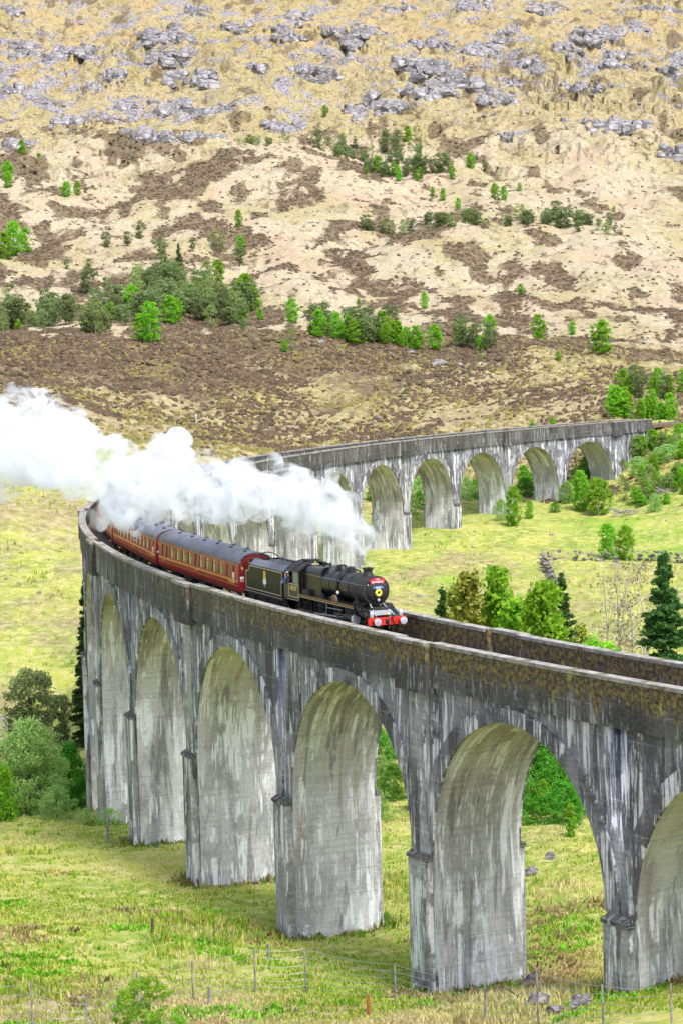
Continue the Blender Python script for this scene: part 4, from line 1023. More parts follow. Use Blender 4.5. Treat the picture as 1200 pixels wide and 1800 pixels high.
        for y in (6.9, -7.1):
            mb = MB(); mb.bx(s*1.26, s*1.42, y-.5, y+.5, .80, .84); mb.build('step_board', M['yellow'], root)
    mb = MB(); mb.bx(-1.2, -1.1, -CL, CL, .86, 1.02); mb.bx(1.1, 1.2, -CL, CL, .86, 1.02)
    for y, l in ((-2.5, 1.2), (.8, 1.6), (3.6, .9)): mb.bx(-1.15, -.6, y-l/2, y+l/2, .42, .88); mb.bx(.6, 1.15, y-l/2, y+l/2, .42, .88)
    for s in (-1, 1): mb.tube([(s*1.0, -4.6, .86), (s*1.0, -1.8, .48), (s*1.0, 2.2, .48), (s*1.0, 4.6, .86)], .03, 5)
    mb.build('underframe', M['frame_black'], root)
    for e in (-7.0, 7.0):
        mb = MB()
        for s in (-1, 1):
            mb.bx(s*.95, s*1.08, e-1.75, e+1.75, .52, .70)
            for y in (e-1.3, e+1.3): mb.bx(s*.92, s*1.14, y-.2, y+.2, .32, .62); mb.bx(s*.98, s*1.1, y-.5, y+.5, .62, .70)
        mb.build('bogie', M['frame_black'], root)
        for y in (e-1.3, e+1.3):
            for s in (-1, 1):
                mb = MB(); wheel(mb, s*.76, y, .457, .12); mb.build('wheel', M['frame_black'], root)
                mb = MB(); mb.bx(s*1.13, s*1.16, y-.1, y+.1, .36, .54); mb.build('axle_cover', M['orange_sign'], root)
    return root
def children(o): return [c for c in bpy.data.objects if c.parent == o]
def copy_tree(o, parent=None):
    c = o.copy(); link(c, parent)
    for ch in KIDS[o.name]: copy_tree(ch, c)
    return c
coach = make_coach()
KIDS = {o.name: [] for o in bpy.data.objects}
for o in bpy.data.objects:
    if o.parent: KIDS[o.parent.name].append(o)
lab = ['maroon coach coupled directly behind the tender, its grey roof partly clear of steam',
       'second maroon coach behind the tender, steam drifting over its roof',
       'third maroon coach from the tender, bending round the tight of the curve',
       'fourth maroon coach from the tender, mostly hidden in the steam',
       'last maroon coach in view, lost in the white steam']
kc = KF-(19.45+CL+.5)*TL/BAY
coaches = []
for i in range(5):
    o = coach if i == 0 else copy_tree(coach)
    l_, r_ = rail_frame(kc-i*(2*CL+1.0)*TL/BAY); o.location = l_; o.rotation_euler = r_
    tag(o, lab[i], 'railway coach', 'maroon coaches of the train'); coaches.append(o)
e_ = [c for c in children(coaches[0]) if c.name.startswith('coach_end') and c.data.vertices[0].co.y > 0][0]
text_mesh('C1', .26, 'coach_letter', M['white_paint'], e_, Matrix.Translation((1.1, CL+.078, 1.85)) @ FX, .004, .006)
# ------------------------------------------------------------------ steam
def make_smoke():
    # the plume trails back from the chimney above the train, then drifts off to the outside of the curve
    path = [(652, 993, 111.0, .30), (648, 972, 111.5, .55), (634, 942, 112.5, .95), (610, 915, 114, 1.35), (572, 892, 116.5, 1.75), (530, 875, 119, 1.85), (480, 868, 122, 1.9),
            (425, 862, 125, 2.0), (370, 862, 128, 2.1), (318, 850, 131, 2.5), (265, 850, 135, 2.5), (210, 842, 139, 2.7), (160, 822, 142, 2.9),
            (105, 800, 145, 3.2), (50, 790, 148, 3.4), (-10, 795, 151, 3.3), (-80, 790, 154, 3.3), (-160, 780, 158, 3.4), (-240, 770, 162, 3.4)]
    P_ = np.array([list(at(a, b, d))+[r] for a, b, d, r in path]); r_ = random.Random(11)
    mb = MB(); T_ = np.linspace(0, len(P_)-1.001, 240)
    for t in T_:
        i = int(t); f = t-i; q = P_[i]*(1-f)+P_[i+1]*f; rad = q[3]*.93
        for _ in range(4 if rad > .8 else 2):
            v = np.array([r_.gauss(0, 1) for _ in range(3)]); v /= np.linalg.norm(v)+1e-9
            rr = rad*r_.uniform(.16, .46); o = (rad*r_.uniform(.25, 1.0)-rr*.3)
            mb.ball(tuple(q[:3]+v*o*np.array([1, 1, .92])), rr, 12)
        mb.ball(tuple(q[:3]), rad*.62, 12)
    for (px, py, d, r) in ((110, 742, 146, 1.5), (70, 725, 147, 1.5), (50, 708, 147, 1.0), (20, 728, 148, 1.5), (150, 765, 145, 1.4), (290, 812, 133, 1.3), (322, 815, 131, 1.2), (410, 826, 125, 1.0), (585, 850, 116, .7), (500, 838, 120, .8), (130, 735, 146, .9),
                           (240, 905, 137, 1.0), (205, 915, 138, .8), (285, 915, 134, .9), (330, 915, 131, .7), (400, 900, 126, .9), (250, 925, 136, .55), (180, 905, 141, .9), (560, 930, 117, .9), (515, 925, 120, .8)):
        for k in range(7):
            v = np.array([r_.gauss(0, 1) for _ in range(3)])*.5*r; mb.ball(tuple(at(px, py, d)+v), r*r_.uniform(.35, .7), 10)
    me = mb.data('steam'); o = bpy.data.objects.new('steam', me); COL.objects.link(o)
    m = o.modifiers.new('Remesh', 'REMESH'); m.mode = 'VOXEL'; m.voxel_size = .17; m.use_smooth_shade = True
    dg = bpy.context.evaluated_depsgraph_get(); m2 = bpy.data.meshes.new_from_object(o.evaluated_get(dg)); bpy.data.objects.remove(o)
    t = NT('steam_volume'); t.n.remove(t.b); pv = t.new('ShaderNodeVolumePrincipled')
    pv.inputs['Color'].default_value = (.92, .938, .988, 1); pv.inputs['Anisotropy'].default_value = .2
    c = t.coord(); n = t.noise(c, .8, 6, .65, .5); n2 = t.noise(c, .25, 3, .5)
    d = t.math('MULTIPLY', t.mr(n, .44, .56), t.mr(n2, .38, .56, .13, 1.0))
    t.put(pv.inputs['Density'], t.math('MULTIPLY', d, 2.7)); t.lk(pv.outputs[0], t.out.inputs['Volume'])
    m2.name = 'steam_plume'; m2.materials.clear(); m2.materials.append(t.m)
    return tag(obj('steam_plume', m2), 'billowing white steam trailing back over the coaches from the chimney', 'steam', kind='stuff')
make_smoke()
# ------------------------------------------------------------------ trees and shrubs
def leaf_mesh(name, C, size, mat, seed, flat=None, asp=.6):
    """leaf faces at points C (n,3): bent quads in random attitudes; value 'leaf' varies face by face"""
    r = np.random.default_rng(seed); n = len(C)
    a = r.normal(size=(n, 3)); a /= np.linalg.norm(a, axis=1)[:, None]
    if flat is not None: a = a*np.array([1, 1, flat]); a /= np.linalg.norm(a, axis=1)[:, None]+1e-9
    b = np.cross(a, r.normal(size=(n, 3))); b /= np.linalg.norm(b, axis=1)[:, None]+1e-9
    nn = np.cross(a, b); s = (size*r.uniform(.6, 1.35, n))[:, None]
    v = np.stack([C-a*s, C+b*s*asp-nn*s*.15, C+a*s, C-b*s*asp-nn*s*.15], 1).reshape(-1, 3)
    F = np.arange(n*4).reshape(n, 4)
    me = meshdata(name, v, F, (mat,))
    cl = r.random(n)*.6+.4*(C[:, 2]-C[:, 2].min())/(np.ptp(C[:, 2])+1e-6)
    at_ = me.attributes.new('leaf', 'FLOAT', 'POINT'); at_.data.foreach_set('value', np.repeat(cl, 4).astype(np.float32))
    return me
def clumps(n, h, w, base, shape, seed, per, cr, ragged=.35):
    """leaf points in clumps over a crown of height h, half width w, starting at height base*h"""
    r = np.random.default_rng(seed); out = []; cs = []
    while len(cs) < n:
        t = r.random(); q = r.random()*2*pi
        if shape == 'ovate': rad = w*(math.sin(pi*min(1, .10+.86*t**.85))**.62*.98)
        elif shape == 'cone': rad = w*(1-t)**.85+.03*w
        elif shape == 'flat': rad = w*(.45+.6*t if t < .75 else 1.0*(1-(t-.75)*2.2))
        else: rad = w*math.sqrt(max(.05, 1-(2*t*.92-.75)**2)) if t > .37 else w*(.8+.5*t)
        rad *= 1+ragged*math.sin(3*q+seed)*.5+ragged*.6*(r.random()-.5)
        k = r.random()**.45
        cs.append((rad*k*cos(q), rad*k*sin(q), h*(base+(1-base)*t)))
    cs = np.array(cs)
    c = cs[r.integers(0, n, per*n)]; d = r.normal(size=(per*n, 3)); d /= np.linalg.norm(d, axis=1)[:, None]
    return c+d*(cr*r.random(per*n)**.5*r.uniform(.6, 1.2, per*n))[:, None]*np.array([1, 1, .75]), cs
def trunk_mb(h, r0, cs, limbs, seed, lean=.04, top=.9):
    r = random.Random(seed); mb = MB(); P_ = []; n = 6
    lx, ly = r.uniform(-lean, lean)*h, r.uniform(-lean, lean)*h
    for i in range(n+1):
        t = i/n; P_.append((lx*t*t+r.uniform(-.012, .012)*h*(t > 0), ly*t*t+r.uniform(-.012, .012)*h*(t > 0), -.4+(h*top+.4)*t))
    for i in range(n): mb.cyl(P_[i], P_[i+1], r0*(1-.88*i/n)*(1.35 if i == 0 else 1), r0*(1-.88*(i+1)/n), 7, False)
    for i in range(limbs):
        e = cs[r.randrange(len(cs))]; t = min(.85, max(.12, e[2]/h-.12-.1*r.random()))
        k = min(n-1, int(t*n)); s = P_[k]; mid = ((s[0]*.4+e[0]*.6), (s[1]*.4+e[1]*.6), s[2]*.5+e[2]*.5)
        mb.cyl(s, mid, r0*.34*(1-t*.5), r0*.2*(1-t*.5), 5, False); mb.cyl(mid, e, r0*.2*(1-t*.5), r0*.06, 4, False)
    return mb
def spruce_pts(h, w, whorls, per, seed, base=.06):
    r = np.random.default_rng(seed); pts = []; br = []
    for i in range(whorls):
        t = base+(1-base)*(i/whorls)**.95; L0 = w*(1-t)**.8*r.uniform(.75, 1.15)+.12
        for j in range(int(5+3*(1-t))):
            q = r.random()*2*pi; L = L0*r.uniform(.6, 1.1); dz = -.22*L if t < .6 else .12*L
            z0 = h*(t+.01*r.normal()); e = np.array([L*cos(q), L*sin(q), z0+dz]); br.append(((0, 0, z0), e))
            m = int(per*(.4+.6*(1-t)))
            f = r.random(m)**.7; side = r.normal(size=m)*.16*L*(1-f*.5)
            p = np.stack([f*L*cos(q)-side*sin(q), f*L*sin(q)+side*cos(q), z0+dz*f**1.3-.12*L*np.abs(side)/(L*.16+1e-6)*.3+.04*h*.1*r.normal(size=m)], 1)
            pts.append(p)
    top = np.stack([r.normal(size=12)*.05, r.normal(size=12)*.05, h*r.uniform(.93, 1.02, 12)], 1); pts.append(top)
    return np.concatenate(pts), br
BARK = {'birch': 'bark_pale', 'pine': 'bark_dark', 'spruce': 'bark_dark', 'alder': 'bark_dark', 'deepgreen': 'bark_dark', 'larch': 'bark_dark', 'gorse': 'bark_dark', 'scrub': 'bark_pale', 'twig': 'bark_pale'}
SPEC = {  # shape, half width/height, base, clumps, leaves per clump, clump radius/h, leaf size/h
    'birch': ('ovate', .24, .07, 95, 30, .078, .023), 'pine': ('flat', .30, .14, 80, 30, .095, .024), 'scrub': ('ovate', .30, .05, 50, 24, .09, .024),
    'alder': ('round', .55, .02, 130, 30, .11, .022), 'deepgreen': ('round', .52, .03, 130, 30, .11, .023), 'larch': ('cone', .24, .06, 90, 26, .08, .022), 'gorse': ('round', .60, .02, 44, 24, .13, .035)}
PROTO = {}
def tree_meshes(kind, h, detail, seed, wmul=1.0):
    """crown and trunk meshes of one tree"""
    if kind == 'spruce':
        p, br = spruce_pts(h, .20*h*wmul, int(16*detail**.5)+8, int(34*detail), seed)
        me = leaf_mesh('crown', p, h*.022/detail**.25, M['spruce'], seed, .5, .35); mb = trunk_mb(h, .018*h, np.array([b[1] for b in br]), 0, seed, .01, .98)
        for a, b in br[::2]: mb.cyl(a, tuple(b), .004*h, .001*h, 4, False)
    elif kind == 'twig':
        r = np.random.default_rng(seed); cs = np.stack([r.normal(size=40)*.12*h*wmul, r.normal(size=40)*.12*h*wmul, h*r.uniform(.35, 1.0, 40)], 1)
        p, _ = clumps(40, h, .15*h*wmul, .35, 'ovate', seed, 9, .06*h); me = leaf_mesh('crown', p, h*.008, M['twig'], seed); mb = trunk_mb(h, .011*h, cs, 26, seed, .03, .97)
    else:
        sh, w, b, n, per, cr, ls = SPEC[kind]
        n = int(n*detail**.6); per = int(per*detail**.4)
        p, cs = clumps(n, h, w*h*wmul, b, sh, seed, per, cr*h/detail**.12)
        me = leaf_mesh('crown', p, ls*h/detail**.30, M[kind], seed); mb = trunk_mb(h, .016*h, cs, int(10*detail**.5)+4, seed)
    tm = mb.data('trunk', M[BARK[kind]], smooth=True)
    return me, tm
KINDNAME = {'birch': 'birch_tree', 'pine': 'pine_tree', 'spruce': 'spruce_tree', 'alder': 'alder_bush', 'deepgreen': 'leafy_tree', 'larch': 'larch_tree', 'gorse': 'gorse_bush', 'scrub': 'young_birch', 'twig': 'bare_birch'}
CATN = {'alder': 'bush', 'gorse': 'bush'}
def place_tree(kind, loc, h, label, group=None, meshes=None, detail=1.0, seed=1, wmul=1.0, rz=None, unit=None):
    t = empty(KINDNAME[kind], loc, (0, 0, random.random()*6.28 if rz is None else rz))
    tag(t, label, CATN.get(kind, 'tree'), group)
    cm, tm = meshes or tree_meshes(kind, h, detail, seed, wmul)
    c = obj('crown', cm, t); b = obj('trunk', tm, t)
    if unit:
        s = h/unit; t.scale = (s*random.uniform(.85, 1.2)*wmul, s*random.uniform(.85, 1.2)*wmul, s)
    return t
# near trees: px, py of the top, depth, kind, detail, width factor, label
def near_tree(kind, px, ptop, d, det, wm, label, group=None, seed=1, sink=0.3):
    q = at(px, ptop, d); z = float(ground(q[0], q[1])); h = q[2]-(z-sink)
    return place_tree(kind, (q[0], q[1], z-sink), h, label, group, None, det, seed, wm)
NEAR = [
 ('spruce', 1166, 972, 160, 5.0, 1.25, 'tall dark green spruce at the right edge just beyond the viaduct'),
 ('birch', 955, 1030, 172, 2.4, .52, 'bright lime birch growing against the dark spire of a spruce beyond the viaduct'),
 ('spruce', 985, 1012, 176, 3.0, .85, 'slim spruce whose dark spire stands out of a lime birch'),
 ('birch', 874, 1002, 182, 2.4, .40, 'narrow bright green birch, tallest between the larch and the slim spruce'),
 ('birch', 905, 1052, 176, 1.6, .5, 'yellow-green loose birch leaning right of the narrow bright birch'),
 ('larch', 822, 1016, 180, 2.2, .45, 'yellow-brown larch beyond the parapet ahead of the locomotive'),
 ('larch', 805, 1036, 184, 1.6, .4, 'smaller yellow larch tucked behind the yellow-brown one'),
 ('spruce', 776, 1032, 186, 2.4, .75, 'small green conifer nearest the locomotive beyond the parapet'),
 ('twig', 1088, 965, 188, 1, 1.0, 'leafless pale birch sapling, tallest of the bare ones left of the big spruce'),
 ('twig', 1106, 990, 190, 1, 1.0, 'leafless birch sapling in the middle of the bare ones left of the big spruce'),
 ('twig', 1128, 985, 186, 1, 1.0, 'leafless birch sapling closest to the big spruce'),
 ('twig', 1068, 1010, 190, 1, .9, 'short leafless sapling leftmost of the bare ones left of the big spruce'),
 ('larch', 1018, 1105, 182, 1.2, 1.3, 'low yellow-green larch at the foot of the slim spruce'),
 ('birch', 1050, 1120, 176, 1.2, 1.3, 'low pale green bush in front of the bare saplings'),
 ('alder', 48, 1268, 166, 6.0, .72, 'big rounded blue-green alder left of the tall pier'),
 ('deepgreen', 118, 1310, 172, 3.0, .55, 'dark green bush squeezed between the big alder and the tall pier'),
 ('alder', 100, 1382, 160, 1.5, .9, 'low grey-green willow at the foot of the big alder'),
 ('birch', 6, 1345, 158, 1.6, .9, 'bright green bush at the left edge below the big alder'),
 ('pine', 52, 1182, 200, 4.0, 1.1, 'spreading dark pine with a flat crown above the river'),
 ('pine', 105, 1225, 206, 2.5, 1.0, 'smaller dark pine right of the spreading pine'),
 ('spruce', 150, 1022, 205, 4.0, .62, 'tall dark spruce half hidden behind the tall left pier'),
 ('deepgreen', 945, 1300, 150, 5.0, .75, 'big deep green alder seen through the nearest full arch'),
 ('deepgreen', 1000, 1330, 152, 4.0, .75, 'deep green alder right of the biggest one in the nearest full arch'),
 ('deepgreen', 880, 1340, 156, 2.5, .8, 'deep green alder half hidden behind the pier left of the nearest full arch'),
 ('deepgreen', 690, 1345, 158, 3.5, .9, 'dark green shrub seen through the second arch from the right'),
 ('alder', 668, 1330, 166, 2.0, .7, 'pale green shrub behind the dark one in the second arch'),
 ('deepgreen', 660, 1280, 178, 2.0, .9, 'tall dark shrub at the back of the second arch'),
 ('birch', 722, 1414, 152, 1.0, .8, 'small sapling in front of the hedge in the second arch'),
 ('birch', 1002, 1412, 139, .8, .5, 'thin yellow-green sapling at the edge of the grass in the nearest full arch'),
]
for i, (k, px, pt_, d, det, wm, lb) in enumerate(NEAR): near_tree(k, px, pt_, d, det, wm, lb, None, 20+i)
# the lone foreground shrub and low green plants by the left pier
q, _ = hit([255], [1822]); place_tree('birch', (q[0][0], q[0][1], q[0][2]-.1), 2.3, 'bright lime shrub in the foreground beside the wire fence', None, None, 3.0, 77, 2.4)
for i, (px, py, hh, lb) in enumerate(((192, 1452, 1.3, 'bright green nettle patch at the foot of the second pier from the left'), (155, 1448, 1.2, 'low green bush at the foot of the leftmost pier'), (60, 1425, 1.6, 'low green bush below the big alder on the left'), (20, 1420, 1.4, 'low green bush at the left edge of the rough grass'))):
    q, _ = hit([px], [py]); place_tree('alder', (q[0][0], q[0][1], q[0][2]-.1), hh, lb, None, None, 1.0, 90+i, 1.3)

# trees around the far end of the viaduct: base px, base py, height in px, kind, width, label
FARV = [
 ('birch', 902, 925, 72, 1.0, 'leafy birch in front of the pier between the second and third far arch'), ('alder', 880, 915, 40, .7, 'low shrub at the foot of a far pier left of the leafy birch'),
 ('birch', 930, 912, 34, 1.0, 'small green bush right of the leafy birch at the far piers'),
 ('birch', 1020, 898, 72, 1.1, 'light green birch in front of the last far arch, left of a wider one'), ('birch', 1052, 905, 66, 1.4, 'wide green birch beneath the last far arch'),
 ('gorse', 1012, 878, 18, 1.0, 'yellow gorse under the last far arch'), ('birch', 1040, 830, 40, 1.2, 'green bush seen through the last far arch'),
 ('alder', 725, 905, 38, .6, 'green bush seen through the fifth far arch'), ('alder', 820, 880, 44, .6, 'green bush seen through the fourth far arch'), ('deepgreen', 738, 895, 34, .7, 'dark bush behind the fifth far arch'),
 ('birch', 920, 860, 44, 1.0, 'bush growing on the bank behind the third far arch'), ('birch', 655, 880, 40, 1.2, 'bright bush seen through the sixth far arch'),
 ('birch', 1068, 982, 64, 1.15, 'bright birch standing by the dry stone wall, left of its pair'), ('birch', 1100, 984, 62, 1.1, 'bright birch standing by the dry stone wall, right of its pair'),
 ('scrub', 1165, 800, 44, 1.2, 'pale young birch on the bank below the track'), ('birch', 1120, 800, 36, 1.2, 'green bush on the bank just below the end of the parapet'), ('scrub', 1140, 860, 46, 1.0, 'thin pale birch in the middle of the bank'),
 ('scrub', 1190, 850, 40, 1.2, 'pale bush at the right edge of the bank'), ('gorse', 1132, 838, 22, 1.1, 'yellow gorse bush in flower on the bank'), ('gorse', 1195, 838, 16, 1.1, 'small yellow gorse at the right edge'),
 ('gorse', 1085, 822, 14, 1.0, 'small gorse near the last pier'), ('alder', 1150, 900, 34, .8, 'grey-green bush at the bottom of the bank'), ('scrub', 1100, 880, 36, 1.2, 'pale bush beside the last far pier'),
 ('birch', 935, 762, 22, 1.6, 'bright bush showing over the far parapet, left of a paler one'), ('birch', 970, 758, 24, 1.2, 'pale green bush showing over the far parapet'),
 ('deepgreen', 975, 900, 20, 1.2, 'dark low bush between two far piers'), ('alder', 1185, 790, 30, .8, 'green bush by the track at the right edge'),
]
UN = {}
def proto(kind, v, det):
    key = (kind, v, det)
    if key not in UN: UN[key] = tree_meshes(kind, 10.0, det, 300+v*7+len(UN))
    return UN[key]
B, D = hit([q[1] for q in FARV], [q[2] for q in FARV])
for i, (k, px, py, hp, wm, lb) in enumerate(FARV):
    place_tree(k, (B[i][0], B[i][1], B[i][2]-.2), hp*D[i]/FPX, lb, None, proto(k, i % 3, 2.2), wmul=wm*.9, unit=10.0)
r_ = random.Random(44); E = []
for i in range(64):
    a_ = r_.random(); E.append((r_.choice(['birch', 'alder', 'birch', 'scrub', 'birch']), 1085+130*r_.random(), 772+118*r_.random(), r_.uniform(14, 38), r_.uniform(1.1, 1.6), 'green shrub on the rough bank below the far end of the track', 'shrubs on the bank at the far end'))
for i in range(26): E.append((r_.choice(['birch', 'deepgreen', 'alder', 'scrub']), r_.uniform(690, 1060), r_.uniform(838, 888), r_.uniform(18, 40), r_.uniform(.8, 1.2), 'green shrub on the slope behind the far arches', 'shrubs behind the far arches'))
for i in range(16): E.append((r_.choice(['birch', 'alder', 'deepgreen']), r_.uniform(640, 1035), r_.uniform(1428, 1450), r_.uniform(40, 90), r_.uniform(.7, 1.0), 'green bush in the hedge seen through the near arches', 'hedge behind the near arches'))
for i in range(14): E.append((r_.choice(['alder', 'deepgreen', 'birch']), r_.uniform(-30, 138), r_.uniform(1398, 1438), r_.uniform(34, 70), r_.uniform(.7, 1.0), 'green bush in the thicket left of the tall pier', 'thicket left of the tall pier'))
B, D = hit([q[1] for q in E], [q[2] for q in E])
xs = {}
for q in E: xs.setdefault(q[6], []).append(q[1])
SHN = {'birch': 'bright green bush', 'alder': 'grey-green bush', 'scrub': 'thin pale bush', 'deepgreen': 'dark green bush'}
for i, (k, px, py, hp, wm, lb, g) in enumerate(E):
    lb = SHN[k]+lb[lb.index(' ', 6):]+(', left part' if px < np.percentile(xs[g], 33) else ', right part' if px > np.percentile(xs[g], 67) else ', middle part')
    place_tree(k, (B[i][0], B[i][1], B[i][2]-.2), hp*D[i]/FPX, lb, g, proto(k, i % 3, 2.2), wmul=wm, unit=10.0)
# ---- woods and scattered trees on the hill: every tree is a thing of its own
HILL = []
def spot(kind, px, py, hp, label, wm=1.0): HILL.append((kind, px, py, hp, wm, label, None))
def belt(kinds, pts, n, hp, spread, label, group, seed, wm=1.0):
    r = random.Random(seed); pts = np.array(pts, float); seg = np.hypot(*(pts[1:]-pts[:-1]).T); cum = np.concatenate([[0], np.cumsum(seg)])
    for i in range(n):
        t = r.random()*cum[-1]; k = min(len(seg)-1, int(np.searchsorted(cum, t)-1)); f = (t-cum[k])/seg[k]; p = pts[k]*(1-f)+pts[k+1]*f
        kd_ = r.choice(kinds)
        m = r.uniform(.6, 1.25); x0, x1 = pts[:, 0].min(), pts[:, 0].max(); q = (p[0]-x0)/(x1-x0)
        lb = ('tall ' if m > 1.03 else 'short ' if m < .80 else '')+label[kd_]+(', left end' if q < .33 else ', right end' if q > .67 else ', central part')
        HILL.append((kd_, p[0]+r.gauss(0, 3), p[1]+r.uniform(-spread, spread), hp*m*(1 if kd_ != 'birch' else .9), wm, lb, group))
PL = lambda where: {'pine': 'dark pine in the '+where, 'birch': 'bright birch in the '+where, 'scrub': 'pale birch in the '+where}
belt(['pine']*5+['scrub']*2+['birch'], [(0, 565), (120, 575), (220, 560), (330, 545), (440, 548)], 120, 46, 24, PL('wood below the pale slope on the left'), 'trees of the wood on the left', 1)
belt(['pine']*4+['scrub']*2, [(150, 525), (250, 510), (380, 510)], 44, 40, 20, PL('upper edge of the left wood'), 'trees of the wood on the left', 2)
belt(['pine']*3+['birch']*2, [(510, 588), (570, 592), (640, 596), (700, 600)], 26, 50, 7, PL('row of trees along the ridge in the middle'), 'trees along the ridge', 3)
belt(['pine']*4+['birch'], [(790, 606), (830, 610), (872, 612)], 11, 42, 6, PL('clump at the right end of the ridge row'), 'trees along the ridge', 4)
belt(['birch'], [(610, 602), (700, 606), (770, 612)], 13, 42, 5, {'birch': 'bright lime birch in the row along the ridge'}, 'trees along the ridge', 5)
belt(['pine']*5+['scrub'], [(560, 272), (620, 276), (690, 272), (735, 268)], 34, 26, 20, PL('high wood below the crags'), 'trees of the high wood below the crags', 6)
belt(['pine']*4+['birch']*2, [(640, 310), (720, 318), (800, 312), (860, 305)], 30, 28, 8, PL('lower edge of the high wood below the crags'), 'trees of the high wood below the crags', 7)
belt(['scrub']*3+['pine'], [(400, 275), (470, 274), (550, 268)], 16, 14, 4, PL('thin line of scrub left of the high wood'), 'scrub on the middle slope', 8, 1.3)
belt(['pine']*2+['scrub']*3, [(630, 412), (720, 410), (800, 412), (900, 405), (960, 400)], 36, 24, 7, PL('low strip of scrub across the pale slope'), 'scrub on the middle slope', 9, 1.3)
belt(['pine'], [(950, 402), (1000, 402)], 8, 34, 4, PL('dark clump right of the scrub strip'), 'scrub on the middle slope', 10)
belt(['pine', 'scrub'], [(1010, 405), (1100, 412)], 12, 22, 5, PL('thin scrub right of the dark clump'), 'scrub on the middle slope', 11, 1.2)
belt(['birch'], [(1075, 735), (1120, 738), (1200, 742)], 15, 58, 6, {'birch': 'bright green birch in the wood above the end of the viaduct'}, 'trees of the wood above the viaduct end', 12)
belt(['birch', 'birch', 'pine'], [(1085, 705), (1200, 710)], 12, 46, 8, {'birch': 'bright green birch in the wood above the end of the viaduct', 'pine': 'dark tree among the birches above the end of the viaduct'}, 'trees of the wood above the viaduct end', 13)
for k, px, py, hp, lb in (('birch', 265, 598, 72, 'big lime birch standing alone in front of the wood on the left'), ('birch', 250, 596, 50, 'smaller lime birch against the big lone one'), ('birch', 432, 545, 68, 'bright birch at the right end of the wood on the left'),
   ('birch', 450, 540, 40, 'smaller bright birch right of the one ending the wood'), ('birch', 384, 488, 42, 'bright birch above the wood on the left'), ('pine', 283, 455, 40, 'dark pine standing above the wood on the left'), ('spruce', 315, 470, 44, 'slim dark spruce above the wood on the left'),
   ('pine', 188, 435, 28, 'round dark pine alone on the pale slope'), ('pine', 225, 432, 26, 'small dark pine right of the round lone one'), ('pine', 247, 420, 32, 'pale pine higher than its neighbours on the left slope'), ('pine', 340, 442, 22, 'small round pine right of the slim spruce'),
   ('pine', 421, 462, 32, 'round dark pine on the pale slope beside thin birches'), ('scrub', 383, 440, 38, 'thin pale birch above the bright birch'), ('birch', 420, 415, 30, 'light green birch on the pale slope, upper of two'), ('birch', 422, 438, 26, 'light green birch on the pale slope, lower of two'),
   ('pine', 118, 472, 20, 'small dark pine on the left slope, left of a pair'), ('pine', 158, 480, 26, 'open-crowned pine above the left wood'), ('birch', 25, 455, 60, 'bright green tree in the group at the left edge'), ('birch', 10, 462, 48, 'dense green tree cut by the left edge'), ('birch', 45, 445, 46, 'light green birch at the right of the left edge group'),
   ('birch', 14, 340, 34, 'bright tree at the left edge high on the slope'), ('birch', 15, 355, 30, 'low bright bush under the tree at the left edge'), ('birch', 40, 308, 26, 'bright bush left of its twin near the top left crag'), ('birch', 70, 304, 24, 'bright bush right of its twin near the top left crag'),
   ('birch', 118, 362, 28, 'bright bush on the heather, left of two'), ('birch', 137, 358, 26, 'bright bush on the heather, right of two'), ('pine', 428, 578, 24, 'little dark pine below the wood on the left'), ('birch', 458, 558, 22, 'little lime bush below the wood on the left'),
   ('scrub', 512, 616, 40, 'pale bush at the edge of the brown moor'), ('birch', 500, 618, 22, 'lime bush at the edge of the brown moor'), ('birch', 946, 598, 46, 'light green birch alone on the slope right of the ridge row'), ('birch', 1005, 592, 24, 'small birch right of the lone light one'),
   ('birch', 1056, 630, 62, 'tall bright birch by the green track up the slope'), ('scrub', 1042, 628, 34, 'pale birch left of the tall bright one'), ('birch', 915, 520, 22, 'small green bush high on the right slope'), ('birch', 746, 545, 30, 'thin birch above the ridge row'),
   ('birch', 870, 362, 30, 'thin birch above the scrub strip, left of two'), ('birch', 885, 358, 28, 'thin birch above the scrub strip, right of two'), ('birch', 700, 325, 26, 'lime birch at the lower edge of the high wood'), ('birch', 715, 250, 30, 'bright birch at the top of the high wood'),
   ('birch', 760, 345, 18, 'small green bush under the high wood'), ('birch', 778, 352, 22, 'green bush under the high wood, right of a smaller one'), ('birch', 805, 372, 20, 'green bush on the open slope above the scrub strip'), ('birch', 912, 336, 16, 'little bush alone right of the high wood'),
   ('birch', 1078, 360, 12, 'little bush far right on the open slope'), ('pine', 575, 200, 12, 'little dark tree on the crag'), ('birch', 570, 205, 20, 'little green tree below the dark crag'), ('birch', 1160, 735, 30, 'light bush beside the orange sign'),
   ('birch', 630, 535, 18, 'small lime bush on the pale slope above the ridge row'), ('birch', 845, 635, 14, 'lime bush on the brown moor'), ('birch', 980, 640, 20, 'thin lime bush at the edge of the brown moor')):
    spot(k, px, py, hp, lb)
B, D = hit([q[1] for q in HILL], [q[2] for q in HILL], 200)
for i, (k, px, py, hp, wm, lb, g) in enumerate(HILL):
    place_tree(k, (B[i][0], B[i][1], B[i][2]-.25), hp*D[i]/FPX, lb, g, proto(k, i % 4, .8 if k in ('pine', 'scrub') else 1.5), wmul=wm*random.uniform(1.0, 1.3), unit=10.0)
